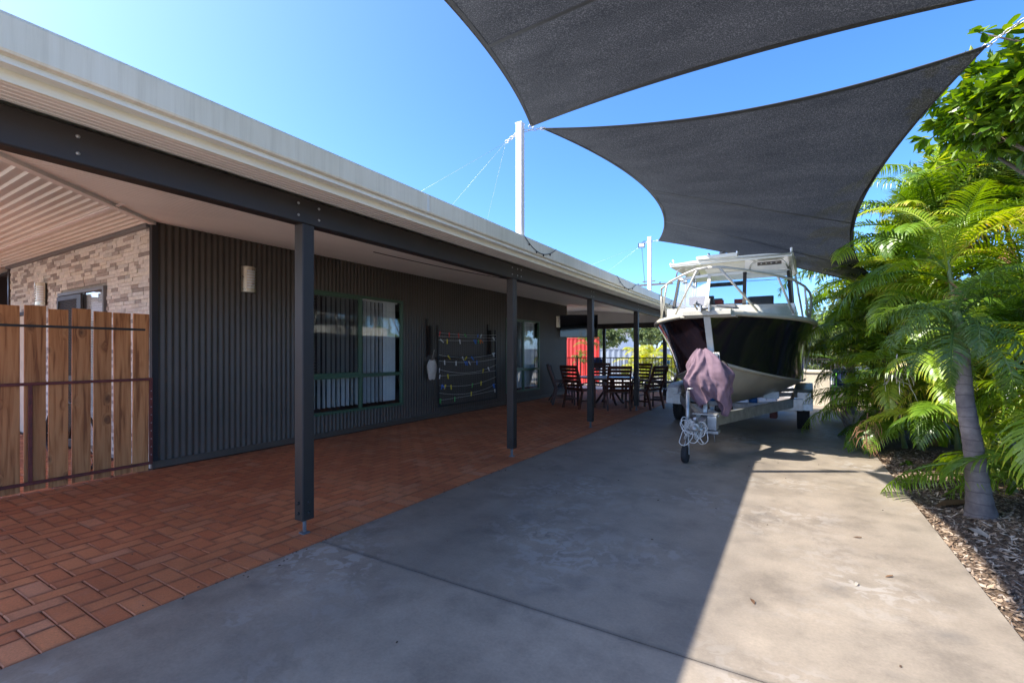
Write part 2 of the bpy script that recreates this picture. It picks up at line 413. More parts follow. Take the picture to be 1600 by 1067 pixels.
M['leaf_far'] = m_leaf('far_leaf', [(0.0, (0.07, 0.11, 0.04)), (0.6, (0.16, 0.21, 0.08)), (1.0, (0.30, 0.33, 0.13))], 0.35, 0.6)
M['leaf_yellow'] = m_leaf('yellow_leaf', [(0.0, (0.14, 0.20, 0.02)), (0.6, (0.34, 0.38, 0.04)), (1.0, (0.55, 0.50, 0.06))], 0.4, 0.5)
M['leaf_red'] = m_leaf('red_leaf', [(0.0, (0.05, 0.07, 0.03)), (0.4, (0.20, 0.05, 0.05)), (1.0, (0.40, 0.06, 0.06))], 0.3, 0.35)
M['leaf_dry'] = m_leaf('dry_leaf', [(0.0, (0.10, 0.05, 0.025)), (0.6, (0.25, 0.15, 0.08)), (1.0, (0.4, 0.36, 0.3))], 0.15, 0.7, 'obj')

def m_trunk():
    m, nt, b, o = mat('palm_trunk')
    n = noise_node(nt, 5, 6, 0.65, (1, 1, 1.0), 'World')
    c = ramp(nt, n.outputs[0], [(0.3, (0.085, 0.070, 0.068)), (0.55, (0.16, 0.135, 0.125)), (0.75, (0.26, 0.225, 0.20))])
    n2 = noise_node(nt, 1.0, 6, 0.7, (30, 30, 5), 'World')
    crack = nt.nodes.new('ShaderNodeMapRange'); crack.inputs[1].default_value = 0.30; crack.inputs[2].default_value = 0.36; crack.inputs[3].default_value = 0.85; crack.inputs[4].default_value = 0
    nt.links.new(n2.outputs[0], crack.inputs[0])
    c = mixc(nt, crack.outputs[0], c, (0.03, 0.022, 0.022))
    g = nt.nodes.new('ShaderNodeNewGeometry'); sp = nt.nodes.new('ShaderNodeSeparateXYZ'); nt.links.new(g.outputs['Position'], sp.inputs[0])
    nw = noise_node(nt, 4.0, 3, 0.6, None, 'World')
    zz = mathn(nt, 'ADD', mathn(nt, 'MULTIPLY', sp.outputs[2], 11.0), mathn(nt, 'MULTIPLY', nw.outputs[0], 1.1))
    fr = mathn(nt, 'FRACT', zz)
    rg = nt.nodes.new('ShaderNodeMapRange'); rg.inputs[1].default_value = 0.0; rg.inputs[2].default_value = 0.16; rg.inputs[3].default_value = 0.75; rg.inputs[4].default_value = 0
    nt.links.new(fr, rg.inputs[0])
    c = mixc(nt, rg.outputs[0], c, (0.07, 0.055, 0.055))
    nt.links.new(c, b.inputs['Base Color']); setp(b, None, 0.85)
    bump(nt, b, mathn(nt, 'ADD', n2.outputs[0], fr), 0.5, 0.012)
    return m
M['trunk'] = m_trunk()

def m_sail():
    m, nt, b, o = mat('knitted_shade_cloth')
    n = noise_node(nt, 95, 3, 0.75, None, 'World')
    n1 = noise_node(nt, 1.2, 4, 0.6, (1, 3, 1), 'World')
    c = ramp(nt, n.outputs[0], [(0.35, (0.012, 0.012, 0.011)), (0.52, (0.024, 0.0235, 0.0225)), (0.68, (0.085, 0.083, 0.078))])
    c = mixc(nt, 1.0, c, ramp(nt, n1.outputs[0], [(0.3, (0.72, 0.73, 0.75)), (0.7, (1.22, 1.24, 1.30))]), 'MULTIPLY')
    nt.links.new(c, b.inputs['Base Color']); setp(b, None, 0.8)
    t = nt.nodes.new('ShaderNodeBsdfTranslucent')
    nt.links.new(c, t.inputs[0])
    mx = nt.nodes.new('ShaderNodeMixShader'); mx.inputs[0].default_value = 0.5
    nt.links.new(b.outputs[0], mx.inputs[1]); nt.links.new(t.outputs[0], mx.inputs[2])
    tp = nt.nodes.new('ShaderNodeBsdfTransparent')
    m2 = nt.nodes.new('ShaderNodeMixShader'); m2.inputs[0].default_value = 0.012
    nt.links.new(mx.outputs[0], m2.inputs[1]); nt.links.new(tp.outputs[0], m2.inputs[2])
    nt.links.new(m2.outputs[0], o.inputs[0])
    bump(nt, b, n.outputs[0], 0.4, 0.003)
    return m
M['sail'] = m_sail()
M['sail_hem'] = simple('sail_hem', (0.035, 0.037, 0.042), 0.8, 0, 0.2, 40)

def m_glass(name, tint=(0.8, 0.85, 0.85), base=0.10, f=0.9, rough=0.01):
    m, nt, b, o = mat(name)
    nt.nodes.remove(b)
    g = nt.nodes.new('ShaderNodeNewGeometry')
    dp = nt.nodes.new('ShaderNodeVectorMath'); dp.operation = 'DOT_PRODUCT'
    nt.links.new(g.outputs['Normal'], dp.inputs[0]); nt.links.new(g.outputs['Incoming'], dp.inputs[1])
    om = mathn(nt, 'SUBTRACT', 1.0, mathn(nt, 'ABSOLUTE', dp.outputs['Value']))
    fac = mathn(nt, 'ADD', mathn(nt, 'MULTIPLY', mathn(nt, 'POWER', om, 4.0), f), base, True)
    tr = nt.nodes.new('ShaderNodeBsdfTransparent'); tr.inputs[0].default_value = (*tint, 1)
    gl = nt.nodes.new('ShaderNodeBsdfGlossy'); gl.inputs['Roughness'].default_value = rough
    mx = nt.nodes.new('ShaderNodeMixShader')
    nt.links.new(fac, mx.inputs[0]); nt.links.new(tr.outputs[0], mx.inputs[1]); nt.links.new(gl.outputs[0], mx.inputs[2])
    nt.links.new(mx.outputs[0], o.inputs[0])
    return m
M['glass'] = m_glass('window_glass', (0.95, 0.97, 0.97), 0.06, 0.9)
M['boat_glass'] = m_glass('boat_glass', (0.66, 0.74, 0.76), 0.12, 1.0)
M['clear_vinyl'] = m_glass('clear_vinyl', (0.85, 0.86, 0.84), 0.06, 0.8, 0.12)
M['screen_black'] = simple('tv_screen', (0.006, 0.007, 0.01), 0.06, 0, 0, 1, 0, 0.8)

def m_hull():
    m, nt, b, o = mat('dark_hull_paint')
    n = noise_node(nt, 3, 5)
    nt.links.new(ramp(nt, n.outputs[0], [(0.3, (0.008, 0.007, 0.012)), (0.7, (0.013, 0.010, 0.017))]), b.inputs['Base Color'])
    setp(b, None, 0.09, 0, 0.6, 0.6)
    # dried salt spatter
    n2 = noise_node(nt, 60, 3, 0.8); n3 = noise_node(nt, 1.6, 2)
    s1 = nt.nodes.new('ShaderNodeMapRange'); s1.inputs[1].default_value = 0.67; s1.inputs[2].default_value = 0.72
    nt.links.new(n2.outputs[0], s1.inputs[0])
    s2 = nt.nodes.new('ShaderNodeMapRange'); s2.inputs[1].default_value = 0.5; s2.inputs[2].default_value = 0.62; s2.inputs[4].default_value = 0.6
    nt.links.new(n3.outputs[0], s2.inputs[0])
    f = mathn(nt, 'MULTIPLY', s1.outputs[0], s2.outputs[0])
    c0 = b.inputs['Base Color'].links[0].from_socket
    nt.links.new(mixc(nt, f, c0, (0.45, 0.43, 0.43)), b.inputs['Base Color'])
    return m
M['hull'] = m_hull()
M['hull_bottom'] = simple('bare_hull_plate', (0.52, 0.47, 0.38), 0.42, 0.3, 0.12, 3)

# ------------------------------------------------------------------ mesh helpers
class MB:
    def __init__(s): s.v = []; s.f = []; s.sm = []
    def add(s, vs, fs, smooth=False):
        o = len(s.v); s.v += [tuple(v) for v in vs]
        s.f += [tuple(i + o for i in f) for f in fs]; s.sm += [smooth] * len(fs)
        return s
    def box(s, x0, x1, y0, y1, z0, z1, mx=None):
        vs = [Vector(p) for p in ((x0, y0, z0), (x1, y0, z0), (x1, y1, z0), (x0, y1, z0), (x0, y0, z1), (x1, y0, z1), (x1, y1, z1), (x0, y1, z1))]
        if mx: vs = [mx @ v for v in vs]
        return s.add(vs, [(0, 3, 2, 1), (4, 5, 6, 7), (0, 1, 5, 4), (1, 2, 6, 5), (2, 3, 7, 6), (3, 0, 4, 7)])
    def bev(s, x0, x1, y0, y1, z0, z1, b=0.004, mx=None):
        """box with its four long edges chamfered (along its longest axis)"""
        d = [x1 - x0, y1 - y0, z1 - z0]; ax = d.index(max(d))
        lo = [x0, y0, z0]; hi = [x1, y1, z1]; u, w = [(1, 2), (2, 0), (0, 1)][ax]
        ring = []
        for (a, c) in ((0, 0), (1, 0), (1, 1), (0, 1)):
            pu = (lo[u], hi[u])[a]; pw = (lo[w], hi[w])[c]; su = 1 if a == 0 else -1; sw = 1 if c == 0 else -1
            p1 = (pu + su * b, pw); p2 = (pu, pw + sw * b)
            ring += ([p2, p1] if (a, c) in ((0, 0), (1, 1)) else [p1, p2])
        vs = []
        for e in (lo[ax], hi[ax]):
            for pu, pw in ring:
                p = [0, 0, 0]; p[ax] = e; p[u] = pu; p[w] = pw
                vs.append(Vector(p) if not mx else mx @ Vector(p))
        n = 8
        fs = [(i, (i + 1) % n, n + (i + 1) % n, n + i) for i in range(n)] + [tuple(reversed(range(n))), tuple(range(n, 2 * n))]
        return s.add(vs, fs)
    def bar(s, p, q, w, h=None, up=(0, 0, 1)):
        p = Vector(p); q = Vector(q); d = (q - p); L = d.length
        if L < 1e-6: return s
        d.normalize(); upv = Vector(up)
        if abs(d.dot(upv)) > 0.98: upv = Vector((1, 0, 0)) if abs(d.x) < .9 else Vector((0, 1, 0))
        side = d.cross(upv).normalized(); u2 = side.cross(d).normalized()
        mx = Matrix((side, d, u2)).transposed().to_4x4(); mx.translation = p
        h = h or w
        return s.box(-w / 2, w / 2, 0, L, -h / 2, h / 2, mx)
    def tube(s, pts, r, n=8, closed=False, rs=None, cap=True):
        pts = [Vector(p) for p in pts]; m = len(pts)
        rings = []; prev = None
        for i, p in enumerate(pts):
            if closed: t = pts[(i + 1) % m] - pts[i - 1]
            else: t = pts[min(i + 1, m - 1)] - pts[max(i - 1, 0)]
            if t.length < 1e-9: t = Vector((0, 0, 1))
            t.normalize()
            if prev is None:
                a = Vector((0, 0, 1)) if abs(t.z) < .9 else Vector((1, 0, 0))
                u = t.cross(a).normalized()
            else:
                u = (prev - t * prev.dot(t))
                u = u.normalized() if u.length > 1e-6 else t.cross(Vector((1, 0, 0))).normalized()
            prev = u; w = t.cross(u)
            rr = rs[i] if rs else r
            rings.append([p + u * (rr * math.cos(2 * math.pi * k / n)) + w * (rr * math.sin(2 * math.pi * k / n)) for k in range(n)])
        vs = [v for rg in rings for v in rg]; fs = []
        for i in range(m if closed else m - 1):
            j = (i + 1) % m
            for k in range(n):
                k2 = (k + 1) % n
                fs.append((i * n + k, i * n + k2, j * n + k2, j * n + k))
        if cap and not closed:
            fs += [tuple(reversed(range(n))), tuple(range((m - 1) * n, m * n))]
        return s.add(vs, fs, True)
    def lathe(s, prof, n=20, c=(0, 0, 0), axis='z'):
        """profile [(r, h)] spun about an axis through c"""
        vs = []
        for r, h in prof:
            for k in range(n):
                a = 2 * math.pi * k / n; x, y = r * math.cos(a), r * math.sin(a)
                p = {'z': (x, y, h), 'x': (h, x, y), 'y': (y, h, x)}[axis]
                vs.append((p[0] + c[0], p[1] + c[1], p[2] + c[2]))
        m = len(prof); fs = []
        for i in range(m - 1):
            for k in range(n):
                k2 = (k + 1) % n
                fs.append((i * n + k, i * n + k2, (i + 1) * n + k2, (i + 1) * n + k))
        if prof[0][0] > 1e-6: fs.append(tuple(reversed(range(n))))
        if prof[-1][0] > 1e-6: fs.append(tuple(range((m - 1) * n, m * n)))
        return s.add(vs, fs, True)
    def grid(s, P, smooth=True, flip=False):
        """P[i][j] points"""
        a = len(P); b = len(P[0]); vs = [p for r in P for p in r]; fs = []
        for i in range(a - 1):
            for j in range(b - 1):
                q = (i * b + j, i * b + j + 1, (i + 1) * b + j + 1, (i + 1) * b + j)
                fs.append(tuple(reversed(q)) if flip else q)
        return s.add(vs, fs, smooth)
    def prism(s, poly, lo, hi, axis='y'):
        """2D polygon extruded along an axis; poly gives the two other coordinates in order"""
        n = len(poly); vs = []
        for e in (lo, hi):
            for a, b in poly:
                vs.append({'y': (a, e, b), 'x': (e, a, b), 'z': (a, b, e)}[axis])
        fs = [(i, (i + 1) % n, n + (i + 1) % n, n + i) for i in range(n)] + [tuple(reversed(range(n))), tuple(range(n, 2 * n))]
        return s.add(vs, fs)
    def mesh(s, name, m):
        me = bpy.data.meshes.new(name)
        me.from_pydata([tuple(v) for v in s.v], [], s.f)
        me.polygons.foreach_set('use_smooth', s.sm)
        if m is not None: me.materials.append(M[m] if isinstance(m, str) else m)
        me.update()
        return me
    def build(s, name, m, parent=None, loc=None):
        return link(name, s.mesh(name, m), parent, loc)

def link(name, me, parent=None, loc=None):
    o = bpy.data.objects.new(name, me); COL.objects.link(o)
    if parent: o.parent = parent
    if loc is not None: o.location = loc
    return o

def tag(o, label=None, cat=None, group=None, kind=None):
    if label: o['label'] = label
    if cat: o['category'] = cat
    if group: o['group'] = group
    if kind: o['kind'] = kind
    return o

def thing(name, label, cat, loc=(0, 0, 0), rz=0.0, group=None):
    o = bpy.data.objects.new(name, None); COL.objects.link(o)
    o.location = loc; o.rotation_euler = (0, 0, rz); o.empty_display_size = 0.2
    return tag(o, label, cat, group)

KIDS = {}
def copy_tree(o, parent=None):
    c = o.copy(); COL.objects.link(c)
    if parent: c.parent = parent
    for ch in [k for k in o.children]: copy_tree(ch, c)
    return c

def np_mesh(name, V, F, m, rv=None, smooth=False):
    """V (n,3), F (k,3|4) numpy arrays, rv one value per face stored as 'rnd'"""
    me = bpy.data.meshes.new(name)
    n, k = len(V), F.shape[1]
    me.vertices.add(n); me.vertices.foreach_set('co', V.astype(np.float32).ravel())
    me.loops.add(F.size); me.loops.foreach_set('vertex_index', F.astype(np.int32).ravel())
    me.polygons.add(len(F))
    me.polygons.foreach_set('loop_start', np.arange(0, F.size, k, dtype=np.int32))
    me.polygons.foreach_set('use_smooth', np.full(len(F), smooth))
    if rv is not None:
        at = me.attributes.new('rnd', 'FLOAT', 'FACE'); at.data.foreach_set('value', rv.astype(np.float32))
    me.materials.append(M[m]); me.update(calc_edges=True); me.validate()
    return me

def boxes_mesh(name, B, m, rv=None, bevel=0.0):
    """B: array (n,6) of x0,x1,y0,y1,z0,z1 -> one mesh"""
    B = np.asarray(B, float); n = len(B)
    idx = [(0, 2, 4), (1, 2, 4), (1, 3, 4), (0, 3, 4), (0, 2, 5), (1, 2, 5), (1, 3, 5), (0, 3, 5)]
    V = np.stack([np.stack([B[:, a], B[:, b], B[:, c]], 1) for a, b, c in idx], 1).reshape(-1, 3)
    Fb = np.array([(0, 3, 2, 1), (4, 5, 6, 7), (0, 1, 5, 4), (1, 2, 6, 5), (2, 3, 7, 6), (3, 0, 4, 7)])
    F = (Fb[None] + (np.arange(n) * 8)[:, None, None]).reshape(-1, 4)
    if rv is not None: rv = np.repeat(rv, 6)
    return np_mesh(name, V, F, m, rv)

def unit_block(name, m, b=0.03, axis_up='z'):
    """unit block 1x1x1 centred in the two face axes, top edges chamfered; used scaled"""
    return None

# ------------------------------------------------------------------ ground
XE = -3.05          # paver / concrete edge
XR = 0.97           # driveway / garden edge
g = MB(); g.add([(-300, -60, -0.06), (300, -60, -0.06), (300, 600, -0.06), (-300, 600, -0.06)], [(0, 1, 2, 3)])
tag(g.build('ground', 'far_ground'), 'bare earth ground around the house lot', kind='structure')

def slab(name, x0, x1, y0, y1, z=0.0, m='concrete', edge=0.006, xr=None):
    """a concrete bay with a softly broken edge"""
    s = MB()
    s.prism([(y0, -0.08), (y1, -0.08), (y1, z - edge), (y1 - edge, z), (y0 + edge, z), (y0, z - edge)], x0, x1, 'x')
    return s.build(name, m, None)
drive = bpy.data.objects.new('driveway', None); COL.objects.link(drive)
tag(drive, 'grey concrete driveway with saw cut joints beside the brick paving', kind='structure')
ys = [-8, 2.295, 8.4, 14.6, 17.3]
for a, b_ in zip(ys[:-1], ys[1:]):
    s = MB(); e = 0.007; gap = 0.005
    y0, y1 = a + gap, b_ - gap
    # right edge of the drive eases outwards near the camera
    NX = 14
    top = []
    def xr(y): return XR + 0.10 * max(0, (3.3 - y)) ** 1.3 * 0.25 - 0.028 * max(0, y - 8)
    nyy = 12
    P = []
    for i in range(nyy + 1):
        y = y0 + (y1 - y0) * i / nyy
        P.append([(XE + 0.002 + (xr(y) - XE) * j / NX, y, 0.0) for j in range(NX + 1)])
    s.grid(P, smooth=False, flip=True)
    for i in range(nyy):
        s.add([P[i][-1], P[i + 1][-1], (P[i + 1][-1][0], P[i + 1][-1][1], -0.1), (P[i][-1][0], P[i][-1][1], -0.1)], [(0, 3, 2, 1)])
    s.add([P[0][0], P[0][-1], (P[0][-1][0], y0, -0.1), (P[0][0][0], y0, -0.1)], [(0, 3, 2, 1)])
    s.add([P[-1][0], P[-1][-1], (P[-1][-1][0], y1, -0.1), (P[-1][0][0], y1, -0.1)], [(0, 1, 2, 3)])
    s.build('concrete_bay', 'concrete', drive)
s = MB(); s.box(-5, 3, -8, 17.3, -0.055, -0.03); s.build('joint_bed', 'mulch', drive)

# pavers: herringbone field with a header course
paving = bpy.data.objects.new('brick_paving', None); COL.objects.link(paving)
tag(paving, 'red clay brick paving in herringbone under the verandah', kind='structure')
s = MB(); s.box(-14.2, XE - 0.001, -3.2, 17.3, -0.05, -0.009); s.build('joint_sand', 'sand', paving)
U = 0.1235
XF = XE - 2 * U     # inner side of header course
cells = []
for i in range(int((20.4) / U)):
    y = -0.6 + i * U
    cells.append((XF + 0.002, XE - 0.002, y + 0.002, y + U - 0.002))
x_lo, y_lo, y_hi = -6.66, -0.6, 17.2
nx = int((XF - x_lo) / U) + 2; ny = int((y_hi - y_lo) / U) + 1
def clip(a, b, c, d, xl=x_lo):
    a = max(a, xl); b = min(b, XF - 0.002); c = max(c, y_lo); d = min(d, y_hi)
    if b - a > 0.02 and d - c > 0.02: cells.append((a, b, c, d))
for i in range(-1, nx + 1):
    for j in range(-1, ny + 1):
        x1 = XF - i * U; y = y_lo + j * U; k = (i - j) % 4
        if k == 0: clip(x1 - 2 * U + 0.002, x1 - 0.002, y + 0.002, y + U - 0.002)
        elif k == 3: clip(x1 - U + 0.002, x1 - 0.002, y + 0.002, y + 2 * U - 0.002)
# paving continues behind the gate
for i in range(0, 50):
    for j in range(-1, 27):
        x1 = -6.66 - i * U; y = y_lo + j * U; k = (i - j) % 4
        if y > 2.55: continue
        if k == 0: cells.append((x1 - 2 * U + 0.002, x1 - 0.002, y + 0.002, y + U - 0.002))
        elif k == 3 and y < 2.4: cells.append((x1 - U + 0.002, x1 - 0.002, y + 0.002, y + 2 * U - 0.002))
ca, sa = math.cos(R(30.94)), math.sin(R(30.94))
def project(x, y, z):
    D = -x * sa + y * ca; L = x * ca + y * sa
    return (800 + 734 * L / D, 550 - 734 * (z - H) / D, D) if D > 0.05 else None
def score(c):
    p = project((c[0] + c[1]) / 2, (c[2] + c[3]) / 2, 0)
    if p is None or p[0] < -20 or p[0] > 1620 or p[1] > 1090: return -1
    if c[0] < -6.7: return 0.1 / p[2] ** 2
    return (c[1] - c[0]) * (c[3] - c[2]) / p[2] ** 2 / p[2]
cells.sort(key=score, reverse=True)
BH = 0.05
pm = MB()      # unit paver with chamfered top
ch = 0.03
pv = [(-.5, -.5, -1), (.5, -.5, -1), (.5, .5, -1), (-.5, .5, -1), (-.5, -.5, -.08), (.5, -.5, -.08), (.5, .5, -.08), (-.5, .5, -.08),
      (-.5 + ch, -.5 + ch, 0), (.5 - ch, -.5 + ch, 0), (.5 - ch, .5 - ch, 0), (-.5 + ch, .5 - ch, 0)]
c2 = .15
pv += [(-.5 + c2, -.5 + c2, 0), (.5 - c2, -.5 + c2, 0), (.5 - c2, .5 - c2, 0), (-.5 + c2, .5 - c2, 0)]
pf = [(0, 1, 5, 4), (1, 2, 6, 5), (2, 3, 7, 6), (3, 0, 4, 7), (4, 5, 9, 8), (5, 6, 10, 9), (6, 7, 11, 10), (7, 4, 8, 11),
      (8, 9, 13, 12), (9, 10, 14, 13), (10, 11, 15, 14), (11, 8, 12, 15), (12, 13, 14, 15)]
EDGE = np.array([1.0] * 12 + [0.0] * 4, np.float32)
pm.add(pv, pf); paver_me = pm.mesh('paver', 'paver')
paver_me.attributes.new('edge', 'FLOAT', 'POINT').data.foreach_set('value', EDGE)
def sink(x, y):
    return 0.004 * noise.noise(Vector((x * 1.3, y * 1.3, 0)))
for c in cells[:300]:
    o = link('paver', paver_me, paving)
    cx, cy = (c[0] + c[1]) / 2, (c[2] + c[3]) / 2
    o.location = (cx, cy, 0.001 + sink(cx, cy) + rnd.uniform(-.0012, .0012))
    o.scale = (c[1] - c[0] - rnd.uniform(0.0, .003), c[3] - c[2] - rnd.uniform(0.0, .003), BH)
    o.rotation_euler = (rnd.uniform(-.010, .010), rnd.uniform(-.010, .010), rnd.uniform(-.010, .010))
rest = np.array(cells[300:])
PV = np.array(pv); PF = np.array(pf)
n = len(rest)
cx = (rest[:, 0] + rest[:, 1]) / 2; cy = (rest[:, 2] + rest[:, 3]) / 2
zz = np.array([sink(a, b) for a, b in zip(cx, cy)]) + nrs.uniform(-.0012, .0012, n)
tilt = nrs.uniform(-.006, .006, (n, 2))
sx = rest[:, 1] - rest[:, 0] - nrs.uniform(0.0, .003, n); sy = rest[:, 3] - rest[:, 2] - nrs.uniform(0.0, .003, n)
V = np.empty((n, 16, 3))
V[:, :, 0] = cx[:, None] + PV[None, :, 0] * sx[:, None]
V[:, :, 1] = cy[:, None] + PV[None, :, 1] * sy[:, None]
V[:, :, 2] = 0.001 + zz[:, None] + PV[None, :, 2] * BH + (PV[None, :, 0] * sx[:, None]) * tilt[:, :1] + (PV[None, :, 1] * sy[:, None]) * tilt[:, 1:]
F = (PF[None] + (np.arange(n) * 16)[:, None, None]).reshape(-1, 4)
o = link('paver_field', np_mesh('paver_field', V.reshape(-1, 3), F, 'paver_joined', np.repeat(nrs.rand(n), 13)), paving)
o.data.attributes.new('edge', 'FLOAT', 'POINT').data.foreach_set('value', np.tile(EDGE, n))
tag(o, kind='stuff')

# garden bed with mulch chips
g = MB()
P = []
for i in range(90):
    y = -3 + i * 0.25; row = []
    for j in range(30):
        x = 0.93 + (j / 29.0) ** 1.4 * 9
        zz_ = -0.035 + 0.06 * min(1, (x - .95) / .6) + 0.035 * noise.noise(Vector((x * 1.2, y * 1.2, 3))) * min(1, (x - .95) / .4)
        row.append((x, y, zz_))
    P.append(row)
g.grid(P, True, True)
bed = tag(g.build('garden_bed', 'mulch'), 'mulched garden bed along the right of the driveway', kind='structure')
def bedz(x, y):
    return -0.035 + 0.06 * min(1, (x - .95) / .6) + 0.035 * noise.noise(Vector((x * 1.2, y * 1.2, 3))) * min(1, (x - .95) / .4)
def chips(n, xf, yf, size, name, label):
    x = xf(n); y = yf(n)
    z = np.array([bedz(max(a, .96), b) for a, b in zip(x, y)]) + nrs.uniform(0.0, .022, n)
    L = size * nrs.uniform(.35, 1.5, n); W = L * nrs.uniform(.14, .4, n)
    a = nrs.uniform(0, math.pi, n); t = nrs.normal(0, .3, n); r2 = nrs.normal(0, .4, n)
    ux = np.stack([np.cos(a) * np.cos(t), np.sin(a) * np.cos(t), np.sin(t)], 1)
    wx = np.stack([-np.sin(a) * np.cos(r2), np.cos(a) * np.cos(r2), np.sin(r2)], 1)
    c = np.stack([x, y, z], 1)
    V = np.stack([c - ux * L[:, None] / 2, c + wx * W[:, None] / 2 , c + ux * L[:, None] / 2, c - wx * W[:, None] / 2 + [0, 0, -.002]], 1).reshape(-1, 3)
    F = np.arange(4 * n).reshape(n, 4)
    return tag(link(name, np_mesh(name, V, F, 'chips', nrs.rand(n))), label, kind='stuff')
chips(26000, lambda n: .97 + np.abs(nrs.normal(0, 1.1, n)), lambda n: 2.2 + 6.5 * nrs.rand(n) ** 1.2, .05, 'wood_mulch', 'shredded wood mulch covering the bed beside the driveway')

# ------------------------------------------------------------------ house
XW = -6.68; Y0W = 2.65; Y1W = 14.75; ZT = 3.01
house = thing('house', 'long low house clad in dark corrugated steel with stone veneer end wall', 'house', (XW, Y0W, 0))
HL = Vector((XW, Y0W, 0))
def hp(name, mb, m, parent=None):
    """part of the house given in world coordinates"""
    mb.v = [(v[0] - HL.x, v[1] - HL.y, v[2] - HL.z) for v in mb.v]
    return mb.build(name, m, parent or house)
W1 = (4.79, 6.90, 0.38, 2.44); W2 = (10.80, 12.76, 0.30, 2.36)
def corr(mb, y0, y1, z0, z1, x=XW, pitch=0.0765, amp=0.009, seg=8, face=1):
    n0 = int(math.ceil(y0 / pitch * seg)); n1 = int(math.floor(y1 / pitch * seg))
    ysl = [y0] + [k * pitch / seg for k in range(n0, n1 + 1) if y0 < k * pitch / seg < y1] + [y1]
    P = []
    for z in (z0, z1):
        P.append([(x + amp * math.sin(2 * math.pi * yy / pitch), yy, z) for yy in ysl])
    mb.grid(P, True, False)
    return mb
w = MB()
corr(w, Y0W + .03, W1[0], 0.09, ZT); corr(w, W1[1], W2[0], 0.09, ZT); corr(w, W2[1], Y1W, 0.09, ZT)
for W in (W1, W2):
    corr(w, W[0], W[1], 0.09, W[2]); corr(w, W[0], W[1], W[3], ZT)
hp('corrugated_wall', w, 'charcoal_steel')
w = MB(); w.box(XW - .03, XW + .022, Y0W - .012, Y1W, 0.012, 0.095); w.box(XW + .022, XW + .04, Y0W - .012, Y1W, 0.085, 0.1)
hp('base_flashing', w, 'charcoal_steel')
w = MB(); w.box(XW - .05, XW + .022, Y0W - .014, Y0W + .05, 0.095, ZT); hp('corner_trim', w, 'trim_dark')
w = MB(); w.box(XW - .05, XW + .02, Y1W - .03, Y1W + .02, 0.095, ZT); hp('corner_trim', w, 'charcoal_steel')
# screws
B = []
for zr in (0.55, 1.22, 2.04, 2.75):
    y = Y0W + .1
    while y < Y1W - .05:
        yy = round(y / .0765) * .0765 + .0765 / 4
        if not any(W[0] - .05 < yy < W[1] + .05 and W[2] - .05 < zr < W[3] + .05 for W in (W1, W2)):
            B.append((XW + .008, XW + .0145, yy - .006, yy + .006, zr - .006, zr + .006))
        y += .0765 * 3
B = np.array(B) - np.array([HL.x, HL.x, HL.y, HL.y, 0, 0])
tag(link('screw_heads', boxes_mesh('screw_heads', B, 'black_metal'), house), kind='stuff')
# shell so that the rooms are dark and the roof casts its shade
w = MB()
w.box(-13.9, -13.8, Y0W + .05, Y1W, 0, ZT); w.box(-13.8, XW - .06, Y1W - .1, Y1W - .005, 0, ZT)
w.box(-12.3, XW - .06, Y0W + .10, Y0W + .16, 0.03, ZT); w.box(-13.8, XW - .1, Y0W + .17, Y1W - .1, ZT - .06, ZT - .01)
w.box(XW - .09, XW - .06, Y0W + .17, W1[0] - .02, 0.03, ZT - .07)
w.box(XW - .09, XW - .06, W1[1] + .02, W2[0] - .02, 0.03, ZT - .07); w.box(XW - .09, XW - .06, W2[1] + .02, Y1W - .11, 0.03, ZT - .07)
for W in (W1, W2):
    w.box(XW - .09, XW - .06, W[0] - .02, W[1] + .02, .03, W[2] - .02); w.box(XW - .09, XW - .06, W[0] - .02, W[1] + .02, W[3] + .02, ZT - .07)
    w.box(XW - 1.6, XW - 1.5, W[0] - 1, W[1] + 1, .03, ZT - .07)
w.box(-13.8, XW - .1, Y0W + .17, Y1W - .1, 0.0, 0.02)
hp('inner_wall', w, 'dark_room')

